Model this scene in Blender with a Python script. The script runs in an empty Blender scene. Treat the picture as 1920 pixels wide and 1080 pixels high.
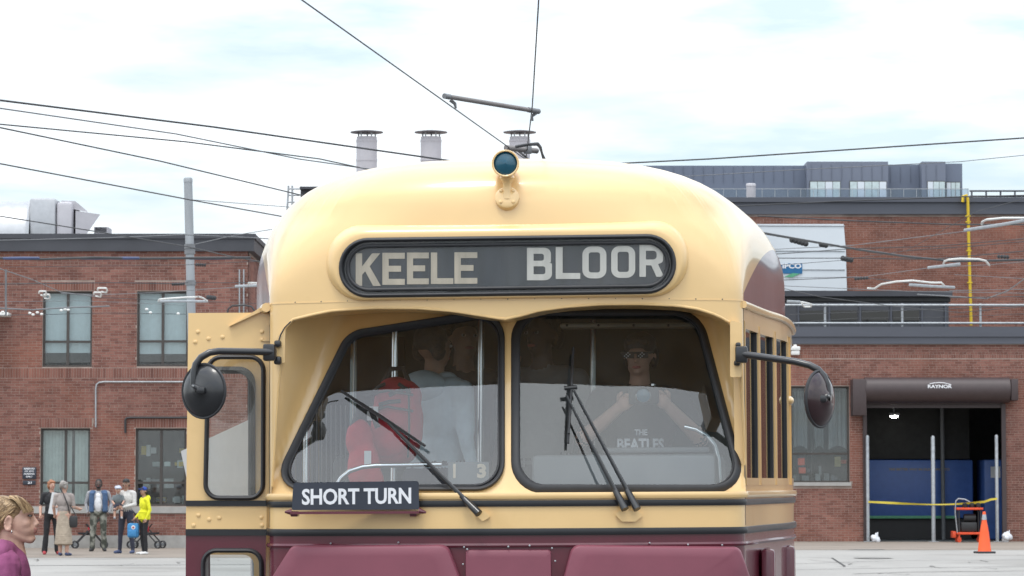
import bpy, bmesh, math, random
from math import sin, cos, pi, radians, sqrt, atan2
from mathutils import Vector, Matrix, kdtree
from mathutils.bvhtree import BVHTree
from mathutils.geometry import delaunay_2d_cdt
random.seed(7)
scene = bpy.context.scene
COL = scene.collection

# ------------------------------------------------------------------ camera
FPX, HOR = 6000.0, 910.0            # focal length in photo pixels, horizon row
PITCH = math.atan((HOR - 540) / FPX)
CAM = Vector((0, 0, 1.6))
cd = bpy.data.cameras.new('camera'); cam = bpy.data.objects.new('camera', cd); COL.objects.link(cam)
cam.location = CAM; cam.rotation_euler = (pi / 2 + PITCH, 0, 0)
cd.sensor_width = 36; cd.lens = FPX / 1920 * 36; cd.clip_start = 0.5; cd.clip_end = 6000
cd.dof.use_dof = True; cd.dof.focus_distance = 13.4; cd.dof.aperture_fstop = 26
scene.camera = cam
# ------------------------------------------------------------------ sky + sun
SUN_EL, SUN_AZ = radians(71), radians(205)      # azimuth from +Y clockwise: high, behind the camera and a little to the left
world = bpy.data.worlds.new('World'); scene.world = world; world.use_nodes = True
N = world.node_tree.nodes; L = world.node_tree.links; N.clear()
def wn(t, **k):
    n = N.new(t)
    for a, b in k.items(): setattr(n, a, b)
    return n
def wmath(op, a, b=None):
    n = wn('ShaderNodeMath', operation=op)
    for i, v in enumerate((a, b)):
        if v is None: continue
        if isinstance(v, (int, float)): n.inputs[i].default_value = v
        else: L.new(v, n.inputs[i])
    return n.outputs[0]
sky = wn('ShaderNodeTexSky', sky_type='NISHITA'); sky.sun_disc = False
sky.sun_elevation = SUN_EL; sky.sun_rotation = SUN_AZ; sky.air_density = 1.0; sky.dust_density = 1.0
tc = wn('ShaderNodeTexCoord'); sep = wn('ShaderNodeSeparateXYZ'); L.new(tc.outputs['Generated'], sep.inputs[0])
zz = wmath('ADD', wmath('MAXIMUM', sep.outputs[2], 0.0), 0.10)
cmb = wn('ShaderNodeCombineXYZ'); L.new(wmath('DIVIDE', sep.outputs[0], zz), cmb.inputs[0]); L.new(wmath('DIVIDE', sep.outputs[1], zz), cmb.inputs[1])
mp = wn('ShaderNodeMapping'); L.new(cmb.outputs[0], mp.inputs[0]); mp.inputs['Location'].default_value = (7.7, 2.75, 2.4)
no = wn('ShaderNodeTexNoise'); L.new(mp.outputs[0], no.inputs['Vector']); no.inputs['Scale'].default_value = 1.35; no.inputs['Detail'].default_value = 7; no.inputs['Roughness'].default_value = 0.55
rp = wn('ShaderNodeValToRGB'); L.new(no.outputs['Fac'], rp.inputs[0]); rp.color_ramp.elements[0].position = 0.375; rp.color_ramp.elements[1].position = 0.535; rp.color_ramp.elements[0].color = (.3, .3, .3, 1)
no2 = wn('ShaderNodeTexNoise'); L.new(mp.outputs[0], no2.inputs['Vector']); no2.inputs['Scale'].default_value = 0.8; no2.inputs['Detail'].default_value = 4
rp2 = wn('ShaderNodeValToRGB'); L.new(no2.outputs['Fac'], rp2.inputs[0]); rp2.color_ramp.elements[0].position = 0.35; rp2.color_ramp.elements[1].position = 0.65
rp2.color_ramp.elements[0].color = (5.6, 6.15, 6.55, 1); rp2.color_ramp.elements[1].color = (8.6, 8.8, 8.9, 1)
mxs = wn('ShaderNodeMix', data_type='RGBA'); L.new(rp.outputs[0], mxs.inputs[0])
L.new(sky.outputs[0], mxs.inputs[6]); L.new(rp2.outputs[0], mxs.inputs[7])
grad = wmath('ADD', wmath('MULTIPLY', wmath('MAXIMUM', sep.outputs[2], 0.0), 1.35), 1.0)      # overcast sky: brighter towards the zenith
ov = wn('ShaderNodeVectorMath', operation='SCALE'); L.new(mxs.outputs[2], ov.inputs[0]); L.new(grad, ov.inputs['Scale'])
bg = wn('ShaderNodeBackground'); bg.inputs['Strength'].default_value = 0.15; L.new(ov.outputs[0], bg.inputs[0])
wo = wn('ShaderNodeOutputWorld'); L.new(bg.outputs[0], wo.inputs[0])
sd = bpy.data.lights.new('sun', 'SUN'); sun = bpy.data.objects.new('sun', sd); COL.objects.link(sun)
sd.energy = 1.4; sd.angle = radians(14); sd.color = (1, 0.95, 0.88)
sdir = Vector((sin(SUN_AZ) * cos(SUN_EL), cos(SUN_AZ) * cos(SUN_EL), sin(SUN_EL)))
sun.rotation_euler = sdir.to_track_quat('Z', 'Y').to_euler()
vs = scene.view_settings; vs.view_transform = 'Standard'; vs.look = 'None'; vs.exposure = 0; vs.gamma = 1; vs.use_curve_mapping = False
scene.cycles.max_bounces = 8; scene.cycles.transparent_max_bounces = 16

# ------------------------------------------------------------------ photo pixel -> world helpers
FW, UP = Vector((0, cos(PITCH), sin(PITCH))), Vector((0, -sin(PITCH), cos(PITCH)))
def ray(px, py): return FW + Vector((1, 0, 0)) * ((px - 960) / FPX) + UP * ((540 - py) / FPX)
def W(px, py, Y): d = ray(px, py); return CAM + d * (Y / d.y)
def WZ(px, py, z): d = ray(px, py); return CAM + d * ((z - CAM.z) / d.z)

# ------------------------------------------------------------------ materials
def mat(name, col, rough=0.6, metal=0.0, var=0.12, vscale=6.0, bump=0.0, bscale=40.0, coat=0.0, spec=0.5, stretch=None, dirt=None):
    m = bpy.data.materials.new(name); m.use_nodes = True
    n, l = m.node_tree.nodes, m.node_tree.links
    b = n['Principled BSDF']
    b.inputs['Roughness'].default_value = rough; b.inputs['Metallic'].default_value = metal
    b.inputs['Specular IOR Level'].default_value = spec; b.inputs['Coat Weight'].default_value = coat; b.inputs['Coat Roughness'].default_value = 0.08
    t = n.new('ShaderNodeTexCoord'); src = t.outputs['Object']
    if stretch:
        mp = n.new('ShaderNodeMapping'); l.new(src, mp.inputs[0]); mp.inputs['Scale'].default_value = stretch; src = mp.outputs[0]
    no = n.new('ShaderNodeTexNoise'); l.new(src, no.inputs['Vector']); no.inputs['Scale'].default_value = vscale; no.inputs['Detail'].default_value = 6; no.inputs['Roughness'].default_value = 0.6
    r = n.new('ShaderNodeValToRGB'); l.new(no.outputs['Fac'], r.inputs[0])
    r.color_ramp.elements[0].position = 0.3; r.color_ramp.elements[1].position = 0.7
    r.color_ramp.elements[0].color = tuple(c * (1 - var) for c in col) + (1,); r.color_ramp.elements[1].color = tuple(min(1, c * (1 + var)) for c in col) + (1,)
    out = r.outputs[0]
    if dirt:
        n3 = n.new('ShaderNodeTexNoise'); l.new(t.outputs['Object'], n3.inputs['Vector']); n3.inputs['Scale'].default_value = dirt[1]; n3.inputs['Detail'].default_value = 8
        r3 = n.new('ShaderNodeValToRGB'); l.new(n3.outputs['Fac'], r3.inputs[0]); r3.color_ramp.elements[0].position = dirt[2]; r3.color_ramp.elements[1].position = dirt[2] + 0.18
        mx = n.new('ShaderNodeMix'); mx.data_type = 'RGBA'; l.new(r3.outputs[0], mx.inputs[0]); l.new(out, mx.inputs[6]); mx.inputs[7].default_value = tuple(dirt[0]) + (1,); out = mx.outputs[2]
    l.new(out, b.inputs['Base Color'])
    rr = n.new('ShaderNodeMapRange'); l.new(no.outputs['Fac'], rr.inputs[0]); rr.inputs[3].default_value = max(0.02, rough - 0.06); rr.inputs[4].default_value = min(1, rough + 0.06); l.new(rr.outputs[0], b.inputs['Roughness'])
    if bump:
        n2 = n.new('ShaderNodeTexNoise'); l.new(src, n2.inputs['Vector']); n2.inputs['Scale'].default_value = bscale; n2.inputs['Detail'].default_value = 4
        bp = n.new('ShaderNodeBump'); bp.inputs['Strength'].default_value = bump; bp.inputs['Distance'].default_value = 0.02; l.new(n2.outputs['Fac'], bp.inputs['Height']); l.new(bp.outputs[0], b.inputs['Normal'])
    return m
def glassmat(name, tint=(1, 1, 1), k=1.6, rough=0.0, smear=0.0):
    m = bpy.data.materials.new(name); m.use_nodes = True
    n, l = m.node_tree.nodes, m.node_tree.links; n.clear()
    o = n.new('ShaderNodeOutputMaterial'); tr = n.new('ShaderNodeBsdfTransparent'); tr.inputs[0].default_value = tuple(tint) + (1,)
    gl = n.new('ShaderNodeBsdfGlossy'); gl.inputs['Roughness'].default_value = rough
    ge = n.new('ShaderNodeNewGeometry'); dt = n.new('ShaderNodeVectorMath'); dt.operation = 'DOT_PRODUCT'; l.new(ge.outputs['Incoming'], dt.inputs[0]); l.new(ge.outputs['Normal'], dt.inputs[1])
    def mth(op, a, b_=None):                                 # Schlick reflectance, the same from both sides of the sheet
        q = n.new('ShaderNodeMath'); q.operation = op
        for i, v in enumerate((a, b_)):
            if v is None: continue
            if isinstance(v, (int, float)): q.inputs[i].default_value = v
            else: l.new(v, q.inputs[i])
        return q
    p5 = mth('POWER', mth('SUBTRACT', 1.0, mth('ABSOLUTE', dt.outputs['Value']).outputs[0]).outputs[0], 5.0)
    mu = mth('MULTIPLY', mth('ADD', mth('MULTIPLY', p5.outputs[0], 0.96).outputs[0], 0.042).outputs[0], k); mu.use_clamp = True
    mx = n.new('ShaderNodeMixShader'); l.new(mu.outputs[0], mx.inputs[0]); l.new(tr.outputs[0], mx.inputs[1]); l.new(gl.outputs[0], mx.inputs[2])
    out = mx.outputs[0]
    if smear:
        t = n.new('ShaderNodeTexCoord'); mp = n.new('ShaderNodeMapping'); l.new(t.outputs['Object'], mp.inputs[0]); mp.inputs['Scale'].default_value = (9, 9, 2.2)
        no = n.new('ShaderNodeTexNoise'); l.new(mp.outputs[0], no.inputs['Vector']); no.inputs['Scale'].default_value = 1.6; no.inputs['Detail'].default_value = 7
        rp = n.new('ShaderNodeMapRange'); l.new(no.outputs['Fac'], rp.inputs[0]); rp.inputs[1].default_value = 0.35; rp.inputs[2].default_value = 0.75; rp.inputs[3].default_value = smear * 0.3; rp.inputs[4].default_value = smear
        df = n.new('ShaderNodeBsdfDiffuse'); df.inputs[0].default_value = (0.5, 0.5, 0.48, 1)
        m2 = n.new('ShaderNodeMixShader'); l.new(rp.outputs[0], m2.inputs[0]); l.new(out, m2.inputs[1]); l.new(df.outputs[0], m2.inputs[2]); out = m2.outputs[0]
    l.new(out, o.inputs[0]); return m
def brickmat(name, c0, c1, c2):
    m = bpy.data.materials.new(name); m.use_nodes = True
    n, l = m.node_tree.nodes, m.node_tree.links; b = n['Principled BSDF']; b.inputs['Roughness'].default_value = 0.85; b.inputs['Specular IOR Level'].default_value = 0.3
    g = n.new('ShaderNodeNewGeometry'); oi = n.new('ShaderNodeObjectInfo')
    ad = n.new('ShaderNodeMath'); ad.operation = 'ADD'; l.new(g.outputs['Random Per Island'], ad.inputs[0]); l.new(oi.outputs['Random'], ad.inputs[1])
    fr = n.new('ShaderNodeMath'); fr.operation = 'FRACT'; l.new(ad.outputs[0], fr.inputs[0])
    r = n.new('ShaderNodeValToRGB'); l.new(fr.outputs[0], r.inputs[0]); e = r.color_ramp.elements
    e[0].position = 0; e[0].color = c0 + (1,); e[1].position = 1; e[1].color = c2 + (1,); k = e.new(0.45); k.color = c1 + (1,)
    no = n.new('ShaderNodeTexNoise'); l.new(g.outputs['Position'], no.inputs['Vector']); no.inputs['Scale'].default_value = 1.1; no.inputs['Detail'].default_value = 9; no.inputs['Roughness'].default_value = 0.65
    mr = n.new('ShaderNodeMapRange'); l.new(no.outputs['Fac'], mr.inputs[0]); mr.inputs[1].default_value = 0.3; mr.inputs[2].default_value = 0.7; mr.inputs[3].default_value = 0.84; mr.inputs[4].default_value = 1.16
    mp = n.new('ShaderNodeMapping'); l.new(g.outputs['Position'], mp.inputs[0]); mp.inputs['Scale'].default_value = (.9, .9, .22)
    n2 = n.new('ShaderNodeTexNoise'); l.new(mp.outputs[0], n2.inputs['Vector']); n2.inputs['Scale'].default_value = .8; n2.inputs['Detail'].default_value = 5
    m2 = n.new('ShaderNodeMapRange'); l.new(n2.outputs['Fac'], m2.inputs[0]); m2.inputs[1].default_value = 0.32; m2.inputs[2].default_value = 0.62; m2.inputs[3].default_value = 0.78; m2.inputs[4].default_value = 1.12
    mm = n.new('ShaderNodeMath'); mm.operation = 'MULTIPLY'; l.new(mr.outputs[0], mm.inputs[0]); l.new(m2.outputs[0], mm.inputs[1])
    mx = n.new('ShaderNodeVectorMath'); mx.operation = 'SCALE'; 
    n4 = n.new('ShaderNodeTexNoise'); l.new(g.outputs['Position'], n4.inputs['Vector']); n4.inputs['Scale'].default_value = .45; n4.inputs['Detail'].default_value = 6
    r4 = n.new('ShaderNodeMapRange'); l.new(n4.outputs['Fac'], r4.inputs[0]); r4.inputs[1].default_value = .48; r4.inputs[2].default_value = .66; r4.inputs[4].default_value = .55
    x4 = n.new('ShaderNodeMix'); x4.data_type = 'RGBA'; l.new(r4.outputs[0], x4.inputs[0]); l.new(r.outputs[0], x4.inputs[6]); x4.inputs[7].default_value = (.27, .105, .068, 1)
    l.new(x4.outputs[2], mx.inputs[0]); l.new(mm.outputs[0], mx.inputs['Scale']); l.new(mx.outputs[0], b.inputs['Base Color'])
    return m

M = {}
M['cream'] = mat('cream_paint', (0.77, 0.525, 0.24), 0.3, var=0.035, vscale=2.5, bump=0.03, bscale=4, coat=0.65, dirt=((0.64, 0.415, 0.17), 2.4, 0.58))
M['maroon'] = mat('maroon_paint', (0.105, 0.017, 0.030), 0.25, var=0.10, vscale=3, bump=0.03, bscale=5, coat=0.4)
M['maroon_board'] = mat('maroon_board', (0.190, 0.048, 0.074), 0.5, var=0.07, vscale=4, bump=0.05, bscale=3)
M['black_paint'] = mat('black_trim', (0.016, 0.017, 0.02), 0.35, var=0.1)
M['rubber'] = mat('black_rubber', (0.028, 0.029, 0.033), 0.55, var=0.2, bump=0.05)
M['black_metal'] = mat('black_metal', (0.018, 0.019, 0.022), 0.3, var=0.2, coat=0.3)
M['sign_black'] = mat('sign_black', (0.028, 0.034, 0.05), 0.5, var=0.15)
M['white_letter'] = mat('white_letter', (0.72, 0.73, 0.76), 0.6, var=0.05)
M['roll_black'] = mat('roll_sign_cloth', (0.020, 0.024, 0.032), 0.5, var=0.5, vscale=3, stretch=(9, 1, 0.8))
M['beige_letter'] = mat('beige_letter', (0.46, 0.39, 0.30), 0.7, var=0.18, vscale=3, stretch=(8, 1, 1))
M['grey_letter'] = mat('grey_letter', (0.56, 0.53, 0.48), 0.7, var=0.12, vscale=3, stretch=(8, 1, 1))
M['glass'] = glassmat('windscreen_glass', (0.90, 0.94, 0.95), 2.9, smear=0.05)
M['sign_glass'] = glassmat('sign_glass', (0.95, 0.97, 0.98), 1.2, smear=0.06)
M['win_glass'] = glassmat('window_glass', (0.86, 0.90, 0.90), 1.7, 0.02, smear=0.05)
M['car_glass'] = glassmat('car_side_glass', (0.42, 0.46, 0.46), 1.2, 0.02)
M['dark_glass'] = glassmat('dark_glass', (0.16, 0.2, 0.2), 1.5, 0.02)
M['chrome'] = mat('chrome', (0.7, 0.72, 0.74), 0.18, metal=1, var=0.05)
M['steel'] = mat('galvanised_steel', (0.36, 0.38, 0.40), 0.45, metal=0.4, var=0.18, vscale=12)
M['alum'] = mat('aluminium_duct', (0.44, 0.45, 0.47), 0.42, metal=0.5, var=0.08)
M['wire'] = mat('wire_dark', (0.045, 0.046, 0.05), 0.55, var=0.2)
M['wire_grey'] = mat('wire_grey', (0.16, 0.165, 0.175), 0.5, var=0.2)
M['wire_copper'] = mat('wire_copper', (0.10, 0.085, 0.075), 0.5, var=0.2)
M['blue_tape'] = mat('blue_tape', (0.045, 0.065, 0.15), 0.5)
M['white_plastic'] = mat('white_plastic', (0.7, 0.7, 0.68), 0.45, var=0.06)
M['mortar'] = mat('mortar', (0.34, 0.27, 0.235), 0.95, var=0.25, vscale=2.5)
M['brick'] = brickmat('brick_red', (0.145, 0.062, 0.050), (0.195, 0.088, 0.070), (0.245, 0.118, 0.094))
M['brick_b'] = brickmat('brick_brown', (0.148, 0.064, 0.050), (0.192, 0.088, 0.069), (0.235, 0.112, 0.088))
M['brick_c'] = brickmat('brick_warm', (0.170, 0.070, 0.052), (0.215, 0.093, 0.068), (0.255, 0.117, 0.087))
M['fascia'] = mat('fascia_metal', (0.072, 0.078, 0.098), 0.5, var=0.12, vscale=0.8, stretch=(0.4, 1, 3))
M['fascia_dark'] = mat('fascia_dark', (0.050, 0.052, 0.062), 0.55, var=0.15, vscale=1)
M['concrete'] = mat('concrete_band', (0.34, 0.33, 0.315), 0.9, var=0.15, vscale=3, bump=0.2)
M['win_frame'] = mat('window_frame_brown', (0.055, 0.048, 0.044), 0.5, var=0.1)
M['blind'] = mat('roller_blind', (0.55, 0.62, 0.66), 0.8, var=0.06)
M['vblind'] = mat('vertical_blind', (0.50, 0.55, 0.53), 0.8, var=0.1)
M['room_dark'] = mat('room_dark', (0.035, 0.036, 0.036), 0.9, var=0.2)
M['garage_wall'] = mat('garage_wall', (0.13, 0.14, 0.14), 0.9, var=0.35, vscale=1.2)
M['interior_green'] = mat('interior_green', (0.06, 0.085, 0.078), 0.6, var=0.1)
M['interior_grey'] = mat('interior_grey', (0.16, 0.17, 0.18), 0.6, var=0.1)
M['floor_dark'] = mat('floor_dark', (0.04, 0.04, 0.042), 0.8)
M['shutter'] = mat('shutter_brown', (0.052, 0.036, 0.037), 0.45, var=0.1)
M['blue_body'] = mat('blue_body', (0.06, 0.135, 0.40), 0.4, var=0.08)
M['gold_letter'] = mat('gold_letter', (0.30, 0.24, 0.10), 0.6)
M['condo'] = mat('condo_panels', (0.125, 0.148, 0.20), 0.55, var=0.08, vscale=0.3)
M['condo_light'] = mat('condo_panels_light', (0.145, 0.165, 0.215), 0.55, var=0.06, vscale=0.3)
M['pale_curtain'] = mat('pale_curtain', (0.50, 0.58, 0.58), 0.8)
M['stack'] = mat('stack_metal', (0.46, 0.45, 0.48), 0.6, metal=0.1, var=0.1, vscale=2)
M['white_sheet'] = mat('white_sheet_metal', (0.62, 0.66, 0.70), 0.22, metal=0.15, var=0.05, vscale=0.4)
M['yellow_paint'] = mat('yellow_paint', (0.62, 0.43, 0.02), 0.5, var=0.1)
M['orange'] = mat('orange_plastic', (0.80, 0.10, 0.02), 0.5, var=0.08)
M['orange_metal'] = mat('orange_metal', (0.66, 0.07, 0.02), 0.45, var=0.15)
M['tape'] = mat('yellow_tape', (0.50, 0.40, 0.03), 0.5)
M['bag_white'] = mat('white_bag', (0.62, 0.64, 0.68), 0.5, var=0.2, vscale=14, bump=0.6, bscale=20)
M['blue_lens'] = mat('blue_lens', (0.012, 0.085, 0.135), 0.15, var=0.1, coat=0.3)
M['poster'] = mat('poster_white', (0.66, 0.67, 0.68), 0.6, var=0.02)
M['cart_black'] = mat('cart_black', (0.02, 0.02, 0.022), 0.5)
M['logo_blue'] = mat('logo_blue', (0.012, 0.13, 0.30), 0.5)
M['rail_cream'] = mat('rail_cream', (0.42, 0.38, 0.30), 0.5)
M['digit_cream'] = mat('digit_cream', (0.62, 0.52, 0.40), 0.6)
M['door_glass'] = glassmat('door_glass', (0.86, 0.88, 0.86), 1.6, 0.0, smear=0.22)
M['mirror_maroon_reflection'] = mat('mirror_maroon_reflection', (0.028, 0.010, 0.013), 0.25, var=0.3, coat=0.4)  # black mirror back with a dark maroon reflection put into its colour
M['spreader'] = mat('spreader_rod', (0.20, 0.185, 0.18), 0.6)
M['logo_green'] = mat('logo_green', (0.10, 0.36, 0.20), 0.5)

# ------------------------------------------------------------------ mesh builder
class MB:
    def __init__(s): s.v, s.f, s.m = [], [], []
    def add(s, vs, fs, mi=0):
        o = len(s.v); s.v += [tuple(p) for p in vs]; s.f += [tuple(i + o for i in f) for f in fs]; s.m += [mi] * len(fs); return s
    def box(s, c, size, mi=0, R=None, bev=0.0):
        x, y, z = (d / 2 for d in size)
        c = Vector(c)
        if bev:
            b = min(bev, x * .9, y * .9, z * .9); vs = []; fs = []
            bm = bmesh.new(); bmesh.ops.create_cube(bm, size=1, matrix=Matrix.Diagonal((size[0], size[1], size[2], 1)))
            bmesh.ops.bevel(bm, geom=bm.edges[:], offset=b, segments=2, affect='EDGES', profile=0.5)
            bm.verts.index_update()
            vs = [v.co.copy() for v in bm.verts]; fs = [[v.index for v in f.verts] for f in bm.faces]; bm.free()
        else:
            vs = [Vector(p) for p in ((-x, -y, -z), (x, -y, -z), (x, y, -z), (-x, y, -z), (-x, -y, z), (x, -y, z), (x, y, z), (-x, y, z))]
            fs = [(0, 3, 2, 1), (4, 5, 6, 7), (0, 1, 5, 4), (1, 2, 6, 5), (2, 3, 7, 6), (3, 0, 4, 7)]
        if R is not None: vs = [R @ v for v in vs]
        return s.add([v + c for v in vs], fs, mi)
    def span(s, a, b, mi=0, bev=0.0):
        a, b = Vector(a), Vector(b)
        return s.box((a + b) / 2, [abs(q) for q in (b - a)], mi, None, bev)
    def tube(s, pts, r, n=8, closed=False, mi=0, flat=None):
        pts = [Vector(p) for p in pts]; k = len(pts); rs = r if isinstance(r, (list, tuple)) else [r] * k
        T = []
        for i in range(k):
            a = pts[i - 1] if (i > 0 or closed) else pts[i]; b = pts[(i + 1) % k] if (i < k - 1 or closed) else pts[i]
            T.append((b - a).normalized())
        ref = Vector((0, 0, 1)) if abs(T[0].z) < .9 else Vector((0, 1, 0))
        u = (ref - T[0] * ref.dot(T[0])).normalized(); vs = []
        for i in range(k):
            u = (u - T[i] * u.dot(T[i]))
            u = u.normalized() if u.length > 1e-6 else T[i].orthogonal().normalized()
            w = T[i].cross(u)
            for j in range(n):
                a = 2 * pi * j / n
                vs.append(pts[i] + (u * cos(a) + w * sin(a) * (flat or 1)) * rs[i])
        fs = [(i * n + j, i * n + (j + 1) % n, ((i + 1) % k) * n + (j + 1) % n, ((i + 1) % k) * n + j) for i in range(k if closed else k - 1) for j in range(n)]
        if not closed: fs += [tuple(range(n - 1, -1, -1)), tuple((k - 1) * n + j for j in range(n))]
        return s.add(vs, fs, mi)
    def lathe(s, prof, c=(0, 0, 0), R=None, n=20, mi=0, ends=True):   # prof: (radius, height) along +Z
        c = Vector(c); vs = []
        for r, h in prof:
            for j in range(n):
                p = Vector((r * cos(2 * pi * j / n), r * sin(2 * pi * j / n), h))
                vs.append(c + (R @ p if R is not None else p))
        k = len(prof)
        fs = [(i * n + j, i * n + (j + 1) % n, (i + 1) * n + (j + 1) % n, (i + 1) * n + j) for i in range(k - 1) for j in range(n)]
        if ends: fs += [tuple(range(n - 1, -1, -1)), tuple((k - 1) * n + j for j in range(n))]
        return s.add(vs, fs, mi)
    def ell(s, c, r, R=None, mi=0, n=14, m=9):
        prof = [(max(1e-4, sin(pi * i / m)), -cos(pi * i / m)) for i in range(m + 1)]
        D = Matrix.Diagonal(r)
        return s.lathe(prof, c, (R @ D) if R is not None else D, n, mi)
    def prism(s, poly, f0, f1, mi=0):                                # poly 2D loop, f0/f1 map to the two ends
        n = len(poly); vs = [f0(*p) for p in poly] + [f1(*p) for p in poly]
        fs = [tuple(range(n)), tuple(range(2 * n - 1, n - 1, -1))] + [(i, n + i, n + (i + 1) % n, (i + 1) % n) for i in range(n)]
        return s.add(vs, fs, mi)
    def build(s, name, mats, parent=None, smooth=40, label=None):
        me = bpy.data.meshes.new(name); me.from_pydata(s.v, [], s.f)
        if not isinstance(mats, (list, tuple)): mats = [mats]
        for m in mats: me.materials.append(M[m] if isinstance(m, str) else m)
        me.polygons.foreach_set('material_index', s.m)
        bm = bmesh.new(); bm.from_mesh(me); bmesh.ops.recalc_face_normals(bm, faces=bm.faces[:]); bm.to_mesh(me); bm.free()
        if smooth:
            me.polygons.foreach_set('use_smooth', [True] * len(me.polygons)); me.set_sharp_from_angle(angle=radians(smooth))
        o = bpy.data.objects.new(name, me); COL.objects.link(o)
        if parent is not None: o.parent = parent
        if label: o['label'] = label
        return o
def tag(o, label, cat, group=None):
    o['label'] = label; o['category'] = cat
    if group: o['group'] = group
    return o
def kind(o, k): o['kind'] = k; return o
def thing(name, label, cat, loc=(0, 0, 0), rot=(0, 0, 0), group=None):
    o = bpy.data.objects.new(name, None); COL.objects.link(o); o.location = loc; o.rotation_euler = rot; o.empty_display_size = .2
    return tag(o, label, cat, group)
def copy_tree(o, parent=None):
    c = o.copy(); COL.objects.link(c)
    if parent is not None: c.parent = parent; c.matrix_parent_inverse = o.matrix_parent_inverse
    for ch in [x for x in bpy.data.objects if x.parent is o]: copy_tree(ch, c)
    return c
def rounded(poly, rad, n=7):
    out = []; k = len(poly)
    for i in range(k):
        p = Vector(poly[i]); a = Vector(poly[i - 1]) - p; b = Vector(poly[(i + 1) % k]) - p
        r = rad[i] if isinstance(rad, (list, tuple)) else rad
        an = a.angle(b); t = min(r / math.tan(an / 2), a.length * .49, b.length * .49)
        a0, b0 = p + a.normalized() * t, p + b.normalized() * t
        for j in range(n + 1):
            q = j / n; out.append((1 - q) ** 2 * a0 + 2 * q * (1 - q) * p + q * q * b0) if an > 2.6 else out.append(_arc(a0, b0, p, q))
    return [(v.x, v.y) for v in out]
def _arc(a, b, p, q):
    w = 0.72; d = (1 - q) ** 2 + 2 * q * (1 - q) * w + q * q      # rational quadratic: close to a circular fillet
    return ((1 - q) ** 2 * a + 2 * q * (1 - q) * w * p + q * q * b) / d
def inside(p, poly):
    x, y = p; c = False; j = len(poly) - 1
    for i in range(len(poly)):
        xi, yi = poly[i]; xj, yj = poly[j]
        if (yi > y) != (yj > y) and x < (xj - xi) * (y - yi) / (yj - yi) + xi: c = not c
        j = i
    return c
def cdt(outer, holes, step):
    vs = [Vector(p) for p in outer]; es = [(i, (i + 1) % len(outer)) for i in range(len(outer))]
    for h in holes:
        o = len(vs); vs += [Vector(p) for p in h]; es += [(o + i, o + (i + 1) % len(h)) for i in range(len(h))]
    x0, x1 = min(p[0] for p in outer), max(p[0] for p in outer); y0, y1 = min(p[1] for p in outer), max(p[1] for p in outer)
    if step:
        for i in range(1, int((x1 - x0) / step) + 1):
            for j in range(1, int((y1 - y0) / step) + 1):
                q = (x0 + i * step, y0 + j * step)
                if inside(q, outer) and not any(inside(q, h) for h in holes): vs.append(Vector(q))
    v, e, f, *_ = delaunay_2d_cdt(vs, es, [], 0, 1e-5)
    keep = []
    for t in f:
        c = (sum(v[i].x for i in t) / 3, sum(v[i].y for i in t) / 3)
        if inside(c, outer) and not any(inside(c, h) for h in holes): keep.append(tuple(t))
    return [(p.x, p.y) for p in v], keep
def interp(tab, x):
    if x <= tab[0][0]: return tab[0][1]
    for (a, b), (c, d) in zip(tab, tab[1:]):
        if x <= c: return b + (d - b) * (x - a) / (c - a)
    return tab[-1][1]
def textmesh(txt, w, h, bold=0.0, spacing=1.0):
    """flat lettering as a mesh in the XZ plane, w wide and h high (metres), centred, facing -Y"""
    cu = bpy.data.curves.new('lettering', 'FONT'); cu.body = txt; cu.size = 1; cu.offset = bold; cu.resolution_u = 3; cu.space_character = spacing; cu.align_x = 'CENTER'
    o = bpy.data.objects.new('lettering', cu); COL.objects.link(o)
    dg = bpy.context.evaluated_depsgraph_get(); me = bpy.data.meshes.new_from_object(o.evaluated_get(dg))
    bpy.data.objects.remove(o); bpy.data.curves.remove(cu)
    vs = [v.co.copy() for v in me.vertices]; fs = [tuple(p.vertices) for p in me.polygons]; bpy.data.meshes.remove(me)
    x0, x1 = min(v.x for v in vs), max(v.x for v in vs); y0, y1 = min(v.y for v in vs), max(v.y for v in vs)
    return [Vector(((v.x - (x0 + x1) / 2) / (x1 - x0) * w, 0, (v.y - (y0 + y1) / 2) / (y1 - y0) * h)) for v in vs], fs
def lettering(name, txt, c, w, h, m, parent, bold=0.0, rz=0.0, thick=0.0, spacing=1.0):
    vs, fs = textmesh(txt, w, h, bold, spacing); R = Matrix.Rotation(rz, 3, 'Z'); b = MB()
    b.add([R @ v + Vector(c) for v in vs], fs); return b.build(name, m, parent, smooth=0)

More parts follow.
